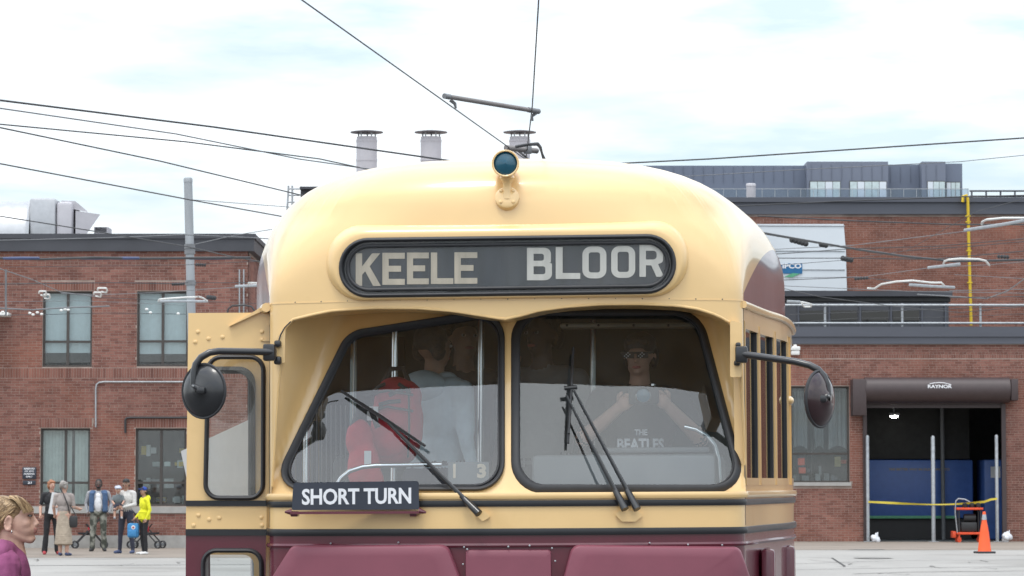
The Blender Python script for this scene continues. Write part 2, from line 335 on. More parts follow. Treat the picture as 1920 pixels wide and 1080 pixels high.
class Figure:
    """limbs, trunk and head as overlapping rounded volumes, fused by a voxel remesh into one continuous surface"""
    def __init__(s): s.v, s.f, s.lab, s.mats, s.post = [], [], [], [], MB()
    def mi(s, m):
        if m not in s.mats: s.mats.append(m)
        return s.mats.index(m)
    def _take(s, b, m):
        o = len(s.v); s.v += [Vector(p) for p in b.v]; s.f += [tuple(i + o for i in f) for f in b.f]; s.lab += [s.mi(m)] * len(b.v)
    def cap(s, a, c, r0, r1, m, flat=1.0, n=14, step=.025):
        a, c = Vector(a), Vector(c); d = c - a; L_ = max(d.length, 1e-4); u = d / L_; k = max(2, int(L_ / step)); pts = []; rs = []
        for t in (-.98, -.8, -.5): pts.append(a + u * r0 * t); rs.append(r0 * sqrt(1 - t * t))
        for i in range(k + 1): pts.append(a.lerp(c, i / k)); rs.append(r0 + (r1 - r0) * i / k)
        for t in (.5, .8, .98): pts.append(c + u * r1 * t); rs.append(r1 * sqrt(1 - t * t))
        s._take(MB().tube(pts, rs, n, flat=flat), m); return s
    def ell(s, c, r, m, R=None, n=24, k=16): s._take(MB().ell(c, r, R, 0, n, k), m); return s
    def build(s, name, voxel, parent=None, smooth=3, xf=None, scale=1.0):
        me = bpy.data.meshes.new(name); me.from_pydata([p * scale for p in s.v], [], s.f)
        bm = bmesh.new(); bm.from_mesh(me); bmesh.ops.recalc_face_normals(bm, faces=bm.faces[:]); bm.to_mesh(me); bm.free()
        o = bpy.data.objects.new(name, me); COL.objects.link(o)
        r = o.modifiers.new('r', 'REMESH'); r.mode = 'VOXEL'; r.voxel_size = voxel; r.use_smooth_shade = True
        sm = o.modifiers.new('s', 'SMOOTH'); sm.iterations = smooth; sm.factor = .5
        dg = bpy.context.evaluated_depsgraph_get(); new = bpy.data.meshes.new_from_object(o.evaluated_get(dg))
        kd = kdtree.KDTree(len(s.v)); [kd.insert(p * scale, i) for i, p in enumerate(s.v)]; kd.balance()
        new.materials.clear(); [new.materials.append(M[m]) for m in s.mats]
        for p in new.polygons: p.material_index = s.lab[kd.find(p.center)[1]]; p.use_smooth = True
        from mathutils import noise
        skin = {i for i, m in enumerate(s.mats) if m.startswith(('skin', 'lips', 'hair', 'cart', 'bag'))}; flesh = set()
        for p in new.polygons:
            if p.material_index in skin: flesh.update(p.vertices)
        nrm = [v.normal.copy() for v in new.vertices]
        for v in new.vertices:                                # folds and sags in the cloth
            if v.index in flesh: continue
            q = v.co.copy(); d = noise.noise(Vector((q.x * 9, q.y * 9, q.z * 5 + q.x * 6))) * .010 + noise.noise(q * 22) * .004
            v.co = q + nrm[v.index] * d
        if s.post.v:                                         # fingers and eyes join the same mesh, rooted in palm / head
            bm = bmesh.new(); bm.from_mesh(new); vs = [bm.verts.new(Vector(p) * scale) for p in s.post.v]
            for f, m in zip(s.post.f, s.post.m):
                q = bm.faces.new([vs[i] for i in f]); q.material_index = m; q.smooth = True
            bm.to_mesh(new); bm.free()
        o.modifiers.clear(); o.data = new; new.name = name; bpy.data.meshes.remove(me)
        if parent is not None: o.parent = parent
        return o
# ================================================================== ground
def groundmat():
    m = mat('yard_concrete', (0.30, 0.289, 0.272), 0.9, var=0.12, vscale=0.35, bump=0.1, bscale=9, stretch=(1, .35, 1), dirt=((0.215, 0.205, 0.19), 0.22, 0.52)); return m
M['ground'] = groundmat()
M['apron'] = mat('apron_concrete', (0.235, 0.20, 0.168), 0.95, var=0.14, vscale=0.6, bump=0.15, bscale=8, stretch=(0.5, 1, 1), dirt=((0.17, 0.14, 0.115), 0.5, 0.58))
M['seam'] = mat('seam_tar', (0.06, 0.058, 0.056), 0.9)
M['patch'] = mat('patch_asphalt', (0.19, 0.182, 0.172), 0.95, var=0.2, vscale=2)
b = MB(); b.add([(-3000, -3000, 0), (3000, -3000, 0), (3000, 4000, 0), (-3000, 4000, 0)], [(0, 1, 2, 3)]); kind(b.build('ground', 'ground', smooth=0), 'structure')
M['dark_ground'] = mat('unseen_dark_ground', (0.085, 0.083, 0.082), 0.9, var=0.15, vscale=0.5, bump=0.2, bscale=20)
b = MB(); b.add([(-60, -60, .004), (60, -60, .004), (60, 51, .004), (-60, 51, .004)], [(0, 1, 2, 3)]); kind(b.build('unseen_dark_ground', 'dark_ground', smooth=0), 'structure')  # unseen dark ground, added to cut light bouncing up onto the streetcar
YL, YR = 82.0, 91.0                      # front faces of the left building and the low right wing
b = MB(); b.add([(-30, 71.0, .004), (-5, 71.0, .004), (-5, YL + 12, .004), (-30, YL + 12, .004)], [(0, 1, 2, 3)]); kind(b.build('apron', 'apron', smooth=0), 'structure')
b = MB(); b.add([(3, 79.5, .004), (40, 79.5, .004), (40, YR + .1, .004), (3, YR + .1, .004)], [(0, 1, 2, 3)]); kind(b.build('apron', 'apron', smooth=0), 'structure')
def seam(name, pts, w, m='seam', z=.008):
    b = MB(); P = [WZ(x, y, 0) for x, y in pts]
    for p, q in zip(P, P[1:]):
        n = Vector((-(q - p).y, (q - p).x, 0)).normalized() * w / 2
        b.add([(p + n).xy.to_3d() + Vector((0, 0, z)), (q + n).xy.to_3d() + Vector((0, 0, z)), (q - n).xy.to_3d() + Vector((0, 0, z)), (p - n).xy.to_3d() + Vector((0, 0, z))], [(0, 1, 2, 3)])
    return kind(b.build(name, m, smooth=0), 'structure')
seam('pavement_joint', [(-80, 1061.5), (350, 1059.5), (520, 1059)], .16)
seam('track_rail', [(1480, 1069), (1700, 1065), (2000, 1062)], .07)
seam('track_rail', [(1600, 1076.5), (1700, 1073.5), (2000, 1070)], .09)
seam('pavement_joint', [(1480, 1045), (1560, 1046.5), (1584, 1062)], .05)
seam('pavement_joint', [(1484, 1058), (1660, 1052), (2000, 1049)], .05)
seam('pavement_joint', [(1500, 1030), (1640, 1031), (2000, 1029)], .06)
random.seed(31)
for k in range(16):
    px, py = (random.uniform(60, 345), random.uniform(1046, 1078)) if k % 3 == 0 else (random.uniform(1495, 1915), random.uniform(1036, 1078))
    pts = [(px, py)]
    for j in range(4): pts.append((pts[-1][0] + random.uniform(-8, 34), pts[-1][1] + random.uniform(-2.2, 3.0)))
    seam('pavement_crack', pts, random.uniform(.015, .035), 'patch')
random.seed(3)
b = MB()
for cx, cy, w, d in ((1640, 1047, .45, .7), (1628, 1031, .5, .4)):
    c = WZ(cx, cy, 0); ring = [(c.x + cos(a * pi / 6) * w * random.uniform(.7, 1.1), c.y + sin(a * pi / 6) * d * random.uniform(.7, 1.1), .012) for a in range(12)]
    b.add(ring, [tuple(range(12))])
kind(b.build('pavement_patch', 'patch', smooth=0), 'structure')

# ================================================================== brick walls
BL, BH, JT, CR = 0.200, 0.0575, 0.0105, 0.068
def bricks(b, x0, x1, z0, z1, Y, holes, soldiers=(), header=6, sing=None):
    """one wall facing -Y: courses of running bond with header courses, cut round the openings"""
    rows = int((z1 - z0) / CR)
    def put(xa, xb, za, zb, full):
        y = Y - random.uniform(.004, .009)
        if full and sing is not None: sing.append((xa, za, y)); return
        v = [(xa, Y, za), (xb, Y, za), (xb, Y, zb), (xa, Y, zb), (xa, y, za), (xb, y, za), (xb, y, zb), (xa, y, zb)]
        b.add(v, [(4, 5, 6, 7), (0, 1, 5, 4), (1, 2, 6, 5), (2, 3, 7, 6), (3, 0, 4, 7)])
    for k in range(rows):
        za = z0 + k * CR; zb = za + BH; L0 = BL if k % header else .095
        x = x0 - random.uniform(0, .02) - ((BL + JT) / 2 if k % 2 else 0)
        cuts = [(h[0], h[1]) for h in list(holes) + list(soldiers) if za < h[3] - .02 and zb > h[2] + .02]
        while x < x1:
            segs = [(max(x, x0), min(x + L0, x1))]
            for c0, c1 in cuts:
                ns = []
                for s0, s1 in segs:
                    if s1 <= c0 or s0 >= c1: ns.append((s0, s1)); continue
                    if s0 < c0: ns.append((s0, c0 - .004))
                    if s1 > c1: ns.append((c1 + .004, s1))
                segs = ns
            for s0, s1 in segs:
                if s1 - s0 > .025: put(s0, s1, za, zb, L0 == BL and abs(s1 - s0 - BL) < 1e-6)
            x += L0 + JT
    for s0, s1, q0, q1 in soldiers:
        x = s0 + .004
        while x < s1 - .03:
            put(x, min(x + BH, s1), q0 + .006, q1 - .006, False); x += CR
def wall_sheet(name, m, outer, holes, Y, parent, depth=.25):
    v, f = cdt(outer, holes, 0); b = MB()
    b.add([(x, Y, z) for x, z in v], f)
    for lp in [outer] + list(holes):
        n = len(lp); b.add([(x, Y, z) for x, z in lp] + [(x, Y + depth, z) for x, z in lp], [(i, (i + 1) % n, n + (i + 1) % n, n + i) for i in range(n)])
    return b.build(name, m, parent, smooth=0)
def rect(h): return [(h[0], h[2]), (h[1], h[2]), (h[1], h[3]), (h[0], h[3])]
def brick_parts(sing, root, m, score, limit=300, rest=None):
    """the 300 full bricks that show best are parts of the building, the rest join the one piece"""
    sing.sort(key=score); me = None
    for i, (x, z, y) in enumerate(sing):
        if i < limit:
            if me is None:
                bb = MB(); bb.add([(0, .012, 0), (BL, .012, 0), (BL, .012, BH), (0, .012, BH), (0, 0, 0), (BL, 0, 0), (BL, 0, BH), (0, 0, BH)], [(4, 5, 6, 7), (0, 1, 5, 4), (1, 2, 6, 5), (2, 3, 7, 6), (3, 0, 4, 7)])
                o = bb.build('brick', m, root, smooth=0); me = o.data
            else: o = bpy.data.objects.new('brick', me); COL.objects.link(o); o.parent = root
            o.location = (x, y, z)
        else:
            rest.add([(x, y + .012, z), (x + BL, y + .012, z), (x + BL, y + .012, z + BH), (x, y + .012, z + BH), (x, y, z), (x + BL, y, z), (x + BL, y, z + BH), (x, y, z + BH)], [(4, 5, 6, 7), (0, 1, 5, 4), (1, 2, 6, 5), (2, 3, 7, 6), (3, 0, 4, 7)])
def PX(px, Y): return (px - 960) / FPX * Y / cos(PITCH) * 1.0
def wx(px, Y): return W(px, 700, Y).x
def wz(py, Y): return W(960, py, Y).z

def window(root, h, Y, vm, hm, blind=None, set_back=.10, frame=.055, glass='win_glass', vertical=False, label=None):
    """window set back in its opening: frame, mullions, panes, blind, dark recess"""
    x0, x1, z0, z1 = h; yf = Y + set_back
    b = MB()
    for a, c in (((x0, yf, z0), (x0 + frame, yf + .06, z1)), ((x1 - frame, yf, z0), (x1, yf + .06, z1)), ((x0 + frame, yf, z0), (x1 - frame, yf + .06, z0 + frame)), ((x0 + frame, yf, z1 - frame), (x1 - frame, yf + .06, z1))): b.span(a, c)
    fr = b.build('window', 'win_frame', root, smooth=0, label=label)
    for q in vm: MB().span((x0 + (x1 - x0) * q - .035, yf + .004, z0 + frame), (x0 + (x1 - x0) * q + .035, yf + .056, z1 - frame)).build('mullion', 'win_frame', fr, smooth=0)
    xs = [x0 + frame] + [x0 + (x1 - x0) * q for q in vm] + [x1 - frame]
    for q in hm:
        for xa, xb in zip(xs, xs[1:]):
            MB().span((xa + (.035 if xa > x0 + frame + .001 else 0), yf + .006, z0 + (z1 - z0) * q - .03), (xb - (.035 if xb < x1 - frame - .001 else 0), yf + .054, z0 + (z1 - z0) * q + .03)).build('transom', 'win_frame', fr, smooth=0)
    zs = [z0 + frame] + [z0 + (z1 - z0) * q for q in hm] + [z1 - frame]
    for xa, xb in zip(xs, xs[1:]):
        for za, zb in zip(zs, zs[1:]):
            MB().span((xa - .01, yf + .026, za - .01), (xb + .01, yf + .034, zb + .01)).build('pane', glass, fr, smooth=0)
    if blind:
        if vertical:
            b = MB(); x = x0 + .05; i = 0
            while x < x1 - .1:
                d = random.uniform(-.3, .3); hw = .042
                b.add([(x - hw * cos(d), yf + .2 - hw * sin(d), z0 + .02), (x + hw * cos(d), yf + .2 + hw * sin(d), z0 + .02), (x + hw * cos(d), yf + .2 + hw * sin(d), z1 - .05), (x - hw * cos(d), yf + .2 - hw * sin(d), z1 - .05)], [(0, 1, 2, 3)])
                x += .085 if random.random() < .93 else .16
            kind(b.build('blind_slats', 'vblind', fr, smooth=0), 'stuff')
        else:
            MB().span((x0 + .03, yf + .12, z0 + (z1 - z0) * blind), (x1 - .03, yf + .124, z1 - .03)).build('blind', 'blind', fr, smooth=0)
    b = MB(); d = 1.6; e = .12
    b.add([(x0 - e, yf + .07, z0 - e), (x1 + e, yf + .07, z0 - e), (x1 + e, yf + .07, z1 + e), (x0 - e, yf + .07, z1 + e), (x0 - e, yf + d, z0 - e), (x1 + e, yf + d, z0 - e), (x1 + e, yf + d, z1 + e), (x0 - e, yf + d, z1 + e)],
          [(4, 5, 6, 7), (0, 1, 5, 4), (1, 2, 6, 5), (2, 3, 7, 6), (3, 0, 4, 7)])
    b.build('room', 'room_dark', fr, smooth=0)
    return fr

# ------------------------------------------------------------------ left brick building
lb = thing('brick_building', 'two-storey red brick building with dark metal parapet behind the waiting people', 'building')
X = lambda p: wx(p, YL); Z = lambda p: wz(p, YL)
xl0, xl1 = X(-170), X(464); zt = Z(470)
H = [(X(79), X(172), Z(688), Z(546)), (X(256), X(352), Z(687), Z(546)), (X(77), X(170), Z(949), Z(803)), (X(255), X(350), Z(949), Z(803)), (X(-110), X(-20), Z(688), Z(546)), (X(-110), X(-18), Z(949), Z(803))]
sold = [(xl0, X(464), Z(709), Z(690)), (X(74), X(174), Z(802), Z(784)), (X(252), X(354), Z(802), Z(784)), (X(76), X(176), Z(545), Z(528)), (X(252), X(356), Z(545), Z(528))]
sillz = (Z(962), Z(950)); plz = Z(1004)
wall_sheet('wall', 'mortar', [(xl0, 0), (xl1, 0), (xl1, zt), (xl0, zt)], [rect(h) for h in H], YL, lb)
bb = MB(); sing = []
bricks(bb, xl0, xl1 - .002, plz + .01, zt - .01, YL, H + [(xl0, xl1, sillz[0] - .005, sillz[1] + .005)], sold, sing=sing)
brick_parts(sing, lb, 'brick', lambda t: abs(t[0] - X(212)) * 1.2 + abs(t[1] - Z(760)), 300, bb)
# return wall on the right side, running back
for k in range(int((zt - plz) / CR) - 1):
    za = plz + .01 + k * CR; y = YL + .03 + (.1 if k % 2 else 0)
    while y < YL + 7:
        e = xl1 + random.uniform(.004, .009)
        bb.add([(xl1, y, za), (xl1, y + BL, za), (xl1, y + BL, za + BH), (xl1, y, za + BH), (e, y, za), (e, y + BL, za), (e, y + BL, za + BH), (e, y, za + BH)], [(4, 5, 6, 7), (0, 1, 5, 4), (1, 2, 6, 5), (2, 3, 7, 6), (3, 0, 4, 7)]); y += BL + JT
kind(bb.build('bricks', 'brick', lb, smooth=0), 'stuff')
b = MB(); b.add([(xl1, YL, 0), (xl1, YL + 14, 0), (xl1, YL + 14, zt), (xl1, YL, zt)], [(0, 1, 2, 3)])
b.add([(xl0, YL + 14, 0), (xl1, YL + 14, 0), (xl1, YL + 14, zt), (xl0, YL + 14, zt)], [(0, 1, 2, 3)]); b.build('side_wall', 'mortar', lb, smooth=0)
MB().span((xl0, YL - .05, sillz[0]), (xl1 - .01, YL + .02, sillz[1])).build('sill_band', 'concrete', lb, smooth=0)
MB().span((xl0, YL - .035, 0), (xl1 - .006, YL + .02, plz)).build('plinth', 'concrete', lb, smooth=0)
b = MB(); b.span((xl0, YL - .12, zt - .02), (xl1 + .16, YL + .1, Z(448))); b.span((xl0, YL - .16, Z(448)), (xl1 + .20, YL + .1, Z(439)))
b.span((xl1 - .1, YL + .1, zt - .02), (xl1 + .16, YL + 14, Z(448) - .01)); b.span((xl1 - .1, YL + .1, Z(448) - .01), (xl1 + .20, YL + 14, Z(439) - .01))
b.build('parapet', 'fascia_dark', lb, smooth=0)
MB().span((xl0, YL + .1, zt - .1), (xl1 - .1, YL + 14, zt)).build('roof', 'fascia_dark', lb, smooth=0)
random.seed(11)
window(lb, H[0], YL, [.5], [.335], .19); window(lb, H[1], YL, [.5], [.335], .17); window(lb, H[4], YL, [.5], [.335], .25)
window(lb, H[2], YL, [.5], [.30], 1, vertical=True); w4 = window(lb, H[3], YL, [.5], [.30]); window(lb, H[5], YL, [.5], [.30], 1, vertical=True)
# things on shelves in the unblinded ground-floor room
b = MB(); random.seed(5)
for k in range(22):
    x = random.uniform(H[3][0] + .1, H[3][1] - .15); z = H[3][2] + random.choice((.08, .08, .5, 1.0, 1.35)); b.box((x, YL + random.uniform(.5, 1.2), z + .08), (random.uniform(.08, .25), .15, random.uniform(.08, .3)), random.randrange(4))
b.build('shelf_clutter', ['poster', 'yellow_paint', 'interior_grey', 'pale_curtain'], w4, smooth=0)

# pipes, signs and lamp on the left building
def pipe(name, pts, r, m, label, Y, cat='pipe'):
    return tag(MB().tube([W(x, y, Y) for x, y in pts], r, 8).build(name, m), label, cat)
pipe('conduit', [(362, 716), (195, 716), (186, 717), (181, 721), (179.5, 729), (179.5, 801)], .022, 'steel', 'thin grey conduit bending down the brick wall between the left windows', YL - .05)
pipe('conduit', [(362, 783), (243, 783), (237, 784), (235, 788), (235, 812)], .030, 'black_metal', 'black pipe elbow above the right ground floor window of the brick building', YL - .06)
ls = thing('wall_sign', 'dark parking sign with white words on the brick wall left of the people', 'sign')
def wrect(p0, p1, Y): a, c = W(p0[0], p1[1], Y), W(p1[0], p0[1], Y); return a, c
a, c = wrect((42, 876), (68, 898), YL - .03)
MB().span((a.x, YL - .045, a.z), (c.x, YL - .022, c.z), bev=.01).build('board', 'sign_black', ls)
for i, t in enumerate(('RESERVED', 'CC 2715', 'PARKING', 'ONLY')):
    lettering('lettering', t, ((a.x + c.x) / 2, YL - .0465, c.z - .037 - i * .067), (.27, .23, .27, .17)[i], .042, 'white_letter', ls, .03)
a2, c2 = wrect((43, 901), (67, 909), YL - .03)
MB().span((a2.x, YL - .045, a2.z), (c2.x, YL - .022, c2.z), bev=.01).build('number_plate', 'sign_black', ls)
lettering('lettering', '21', ((a2.x + c2.x) / 2 + .01, YL - .0465, (a2.z + c2.z) / 2), .10, .055, 'white_letter', ls, .03)
lw = thing('wall_lamp', 'pale flat wall lamp at the left edge above the upper window row', 'lamp')
a = W(-12, 590, YL - .3); b = MB(); b.box(a, (.84, .5, .10), bev=.03); b.build('lamp_head', 'white_plastic', lw)
MB().tube([a + Vector((0, .1, .02)), a + Vector((0, .35, .05))], .03).build('arm', 'steel', lw)
# rooftop equipment on the left building
hv = thing('rooftop_duct', 'shiny silver air duct unit on the left brick roof', 'air duct')
Yh = YL + 5
b = MB(); n = 14
def wq(px, py, y=Yh): return W(px, py, y)
pr = [(-.9, 0), (-.9, .42), (-.72, .74), (-.35, .92), (0, .97), (.35, .92), (.72, .74), (.9, .42), (.9, 0)]
z0 = zt - .05; hh = wz(374, Yh) - z0
b.prism([(y, z * hh) for y, z in pr], lambda y, z: (wx(-160, Yh), Yh + y, z0 + z), lambda y, z: (wx(60, Yh), Yh + y, z0 + z))
b.build('duct', 'alum', hv)
MB().tube([(wx(58, Yh), Yh + y * 1.03, z0 + z * hh * 1.03) for y, z in pr], .05, 6).build('flange', 'alum', hv)
MB().span((wx(61, Yh), Yh - .85, z0), (wx(110, Yh), Yh + .85, wz(376, Yh)), bev=.08).build('plenum', 'alum', hv)
MB().span((wx(110, Yh) + .002, Yh - .8, z0), (wx(141, Yh), Yh + .8, wz(383, Yh)), bev=.1).build('casing', 'stack', hv)
b = MB(); q = [(141.5, 395), (188, 402), (163, 438), (141.5, 438)]
b.prism(q, lambda x, y: wq(x, y, Yh - .7), lambda x, y: wq(x, y, Yh + .7)); b.build('rain_hood', 'stack', hv, smooth=0)
b = MB(); q = [(115, 376), (141, 377), (164, 396), (164, 398), (141.5, 393), (115, 384)]; b.prism(q, lambda x, y: wq(x, y, Yh - .6), lambda x, y: wq(x, y, Yh + .6)); b.build('top_cowl', 'stack', hv, smooth=0)
hb = thing('rooftop_vent', 'small grey louvred vent box right of the silver roof duct', 'vent')
b = MB(); b.span((wx(178, Yh), Yh - .4, z0), (wx(204, Yh), Yh + .4, wz(428, Yh))); b.build('casing', 'stack', hb, smooth=0)
for k in range(4):
    MB().box((wx(191, Yh), Yh - .42, wz(435, Yh) + k * .035 - .02), (.3, .03, .012)).build('louvre', 'fascia_dark', hb, smooth=0)

# ------------------------------------------------------------------ grey pole
def round_pole(name, px, ptop, Y, r, label, cat, m='steel', zb=0.0):
    p = W(px, ptop, Y); t = thing(name, label, cat, (p.x, Y, zb))
    MB().lathe([(r * 1.03, 0), (r, p.z - zb - .1)], n=18).build('shaft', m, t)
    MB().lathe([(r * 1.06, p.z - zb - .1), (r * 1.06, p.z - zb - .03), (r * .9, p.z - zb)], n=18).build('cap', m, t)
    return t, p
M['pole'] = mat('pole_grey', (0.30, 0.32, 0.34), 0.6, metal=0.15, var=0.16, vscale=5, stretch=(1, 1, .15))
gp, gpt = round_pole('utility_pole', 352.5, 333, 70.0, .094, 'tall grey steel wire pole in front of the left brick building', 'pole', 'pole')
lean = 22 / FPX * 70; gp.location.x += lean; gp.rotation_euler = (0, -math.atan(lean / gpt.z), 0)
for py in (462, 472, 530):
    z = wz(py, 70.0); MB().lathe([(.118, z - .05), (.118, z + .05)], n=18).build('clamp', 'wire_grey', gp)

# ------------------------------------------------------------------ right low wing with the roller door
rb = thing('garage_building', 'low red brick garage wing with open roller door and grey metal fascia', 'building')
X = lambda p: wx(p, YR); Z = lambda p: wz(p, YR)
xr0, xr1 = X(1250), X(2080); zf = Z(645)
DO = (X(1622), X(1880), -.01, Z(716)); WI = (X(1482), X(1592), Z(905), Z(724))
outer = [(xr0, 0), (DO[0], 0), (DO[0], DO[3]), (DO[1], DO[3]), (DO[1], 0), (xr1, 0), (xr1, zf), (xr0, zf)]
wall_sheet('wall', 'mortar', outer, [rect(WI)], YR, rb)
bb = MB(); sing = []
bricks(bb, xr0, xr1, .02, zf - .005, YR, [DO, WI, (X(1483) - .02, X(1596), Z(914), Z(904))], [(xr0, xr1, Z(672) , Z(672) + .115)], sing=sing)
brick_parts(sing, rb, 'brick_b', lambda t: abs(t[0] - X(1545)) + abs(t[1] - Z(960)) * .7 + (9 if X(1592) > t[0] > X(1620) else 0), 300, bb)
kind(bb.build('bricks', 'brick_b', rb, smooth=0), 'stuff')
MB().span((xr1 + .004, YR - .008, 0), (X(3900), YR + .25, zf)).build('far_wall', 'brick_b', rb, smooth=0)
xr1 = X(3900)
b = MB(); b.span((xr0, YR - .10, zf), (xr1, YR + .1, Z(632))); b.span((xr0, YR - .14, Z(632) + .004), (xr1, YR + .1, Z(613)))
b.build('fascia', 'fascia', rb, smooth=0)
MB().span((xr0, YR + .1, zf - .1), (xr1, YR + 9, zf)).build('roof', 'fascia_dark', rb, smooth=0)
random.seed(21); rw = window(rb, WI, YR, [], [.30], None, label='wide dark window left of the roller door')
for x0_, x1_ in ((.03, .30), (.42, .58), (.66, .97)):              # drawn curtains
    c_ = MB(); n_ = 24; vs_ = []
    for i in range(n_ + 1):
        q_ = i / n_; x = WI[0] + (WI[1] - WI[0]) * (x0_ + (x1_ - x0_) * q_); y = YR + .32 + .035 * sin(q_ * 26) + .02 * sin(q_ * 11)
        vs_ += [(x, y, WI[2] + (WI[3] - WI[2]) * .34 + .12 * sin(q_ * 3)), (x, y, WI[3] - .06)]
    c_.add(vs_, [(2 * i, 2 * i + 2, 2 * i + 3, 2 * i + 1) for i in range(n_)]); c_.build('curtain', 'interior_grey', rw)
c_ = MB()
for k in range(16): c_.box((random.uniform(WI[0] + .1, WI[1] - .1), YR + random.uniform(.5, .9), WI[2] + random.choice((.12, .12, .35, .6))), (random.uniform(.08, .22), .15, random.uniform(.1, .3)), random.randrange(4))
c_.build('shelf_clutter', ['interior_grey', 'gold_letter', 'orange_metal', 'fascia'], rw, smooth=0)
MB().span((X(1486), YR - .07, Z(911)), (X(1594), YR + .02, Z(904) - .004)).build('sill', 'concrete', rb, smooth=0)
# garage room behind the door
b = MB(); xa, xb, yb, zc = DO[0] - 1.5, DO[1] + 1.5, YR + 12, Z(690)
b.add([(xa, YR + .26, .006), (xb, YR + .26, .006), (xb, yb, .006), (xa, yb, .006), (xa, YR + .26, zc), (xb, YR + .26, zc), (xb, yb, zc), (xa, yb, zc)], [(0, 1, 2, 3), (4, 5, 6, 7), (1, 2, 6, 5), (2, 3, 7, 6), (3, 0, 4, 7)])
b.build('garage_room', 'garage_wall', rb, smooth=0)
# roller door: housing, brackets, guides, curtain, lettering
rd = MB(); rr = (Z(711) - Z(752)) / 2 + .05; cyz = Z(732)
rdo = rd.lathe([(.02, 0), (rr, 0), (rr, X(1888) - X(1618)), (.02, X(1888) - X(1618))], (X(1618), YR - .33, cyz), Matrix.Rotation(pi / 2, 3, 'Y'), 28).build('shutter_drum', 'shutter', rb)
for p0, p1, q0, q1 in ((1594, 1619.5, 712, 780), (1889, 1902, 712, 752)):
    MB().span((X(p0), YR - .68, Z(q1)), (X(p1), YR - .01, Z(q0)), bev=.02).build('shutter_bracket', 'shutter', rb)
for k in range(4):
    MB().span((DO[0] + .02, YR - .06 - .004 * (k % 2), Z(765) + k * .10), (DO[1] - .02, YR - .02, Z(765) + k * .10 + .094)).build('shutter_slat', 'shutter', rb, smooth=0)
for p0, p1 in ((1617, 1624), (1876, 1884)):
    MB().span((X(p0), YR - .10, 0), (X(p1), YR - .004, Z(757))).build('guide_rail', 'shutter', rb, smooth=0)
lettering('lettering', 'RAYNOR', (X(1756), YR - .334 - rr, Z(726)), X(1778) - X(1733), .10, 'white_letter', rb, .035)
MB().tube([(X(1737), YR - .335 - rr, Z(721)), (X(1746), YR - .335 - rr, Z(719.5)), (X(1755), YR - .335 - rr, Z(718.8)), (X(1766), YR - .335 - rr, Z(719.8)), (X(1777), YR - .335 - rr, Z(723))], .012, 5).build('logo_swoosh', 'white_letter', rb)
# interior of the garage
bus = thing('blue_rail_vehicle', 'blue vehicle body with faint gold lettering inside the dark garage', 'vehicle')
Yb = YR + 3.5; XB = lambda p: wx(p, Yb); ZB = lambda p: wz(p, Yb)
MB().span((XB(1560), Yb, ZB(972)), (XB(1823), Yb + 2.5, ZB(862)), bev=.06).build('body', 'blue_body', bus)
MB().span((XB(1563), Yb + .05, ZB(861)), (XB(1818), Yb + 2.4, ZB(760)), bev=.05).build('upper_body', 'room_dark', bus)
MB().span((XB(1560), Yb + .2, .02), (XB(1820), Yb + 2.3, ZB(973))).build('chassis', 'cart_black', bus, smooth=0)
MB().span((XB(1560), Yb - .006, ZB(972)), (XB(1790), Yb + .01, ZB(967))).build('green_stripe', 'logo_green', bus, smooth=0)
MB().span((XB(1796), Yb + 5.8, 0.02), (XB(1960), Yb + 6, ZB(740))).build('wall_panel', 'interior_grey', rb, smooth=0)
MB().tube([(XB(1764), Yb - .3, 0.01), (XB(1763), Yb - .3, ZB(745))], .06, 10).build('column', 'interior_grey', rb)
lettering('lettering', 'THE BETTER WAY IN OLD TORONTO', (XB(1722), Yb - .003, ZB(880)), XB(1778) - XB(1664), .07, 'gold_letter', bus, .03)
b2 = thing('blue_cabinet', 'blue panel cabinet with white notice at the right side of garage', 'cabinet')
MB().span((XB(1838), Yb - .6, .02), (XB(1900), Yb + 1, ZB(862)), bev=.05).build('casing', 'blue_body', b2)
MB().span((XB(1850), Yb - .612, ZB(896)), (XB(1868), Yb - .602, ZB(875))).build('notice', 'poster', b2, smooth=0)
gl = thing('ceiling_lamp', 'small bright lamp hanging in the garage behind the roller door', 'lamp')
em = bpy.data.materials.new('lamp_glow'); em.use_nodes = True; em.node_tree.nodes['Principled BSDF'].inputs['Emission Color'].default_value = (1, .97, .9, 1); em.node_tree.nodes['Principled BSDF'].inputs['Emission Strength'].default_value = 25; M['glow'] = em
p = W(1676, 777, YR + 2.5); MB().box(p, (.32, .3, .1), bev=.04).build('housing', 'steel', gl); MB().ell(p + Vector((0, -.04, -.06)), (.12, .12, .05)).build('bulb', 'glow', gl)
MB().tube([p + Vector((0, 0, .05)), (p.x, p.y, zc)], .02).build('rod', 'steel', gl)
sh_ = thing('storage_rack', 'dim storage rack with boxes high behind the blue vehicle in the garage', 'shelving'); Yk = YR + 7.5; random.seed(17)
XK = lambda p: wx(p, Yk); ZK = lambda p: wz(p, Yk)
for px in (1630, 1690, 1755): MB().span((XK(px), Yk, .01), (XK(px + 3), Yk + .06, ZK(785))).build('upright', 'steel', sh_, smooth=0)
for py in (800, 832, 862): MB().span((XK(1630), Yk - .05, ZK(py)), (XK(1758), Yk + .5, ZK(py - 2))).build('shelf', 'steel', sh_, smooth=0)
for k in range(17):
    px = random.uniform(1634, 1745); py = random.choice((797.5, 829.5, 859.5)); w = random.uniform(6, 14)
    MB().span((XK(px), Yk, ZK(py)), (XK(px + w), Yk + .35, ZK(py - random.uniform(6, 17)))).build('box', random.choice(('poster', 'orange_metal', 'interior_grey', 'concrete', 'logo_blue')), sh_, smooth=0)
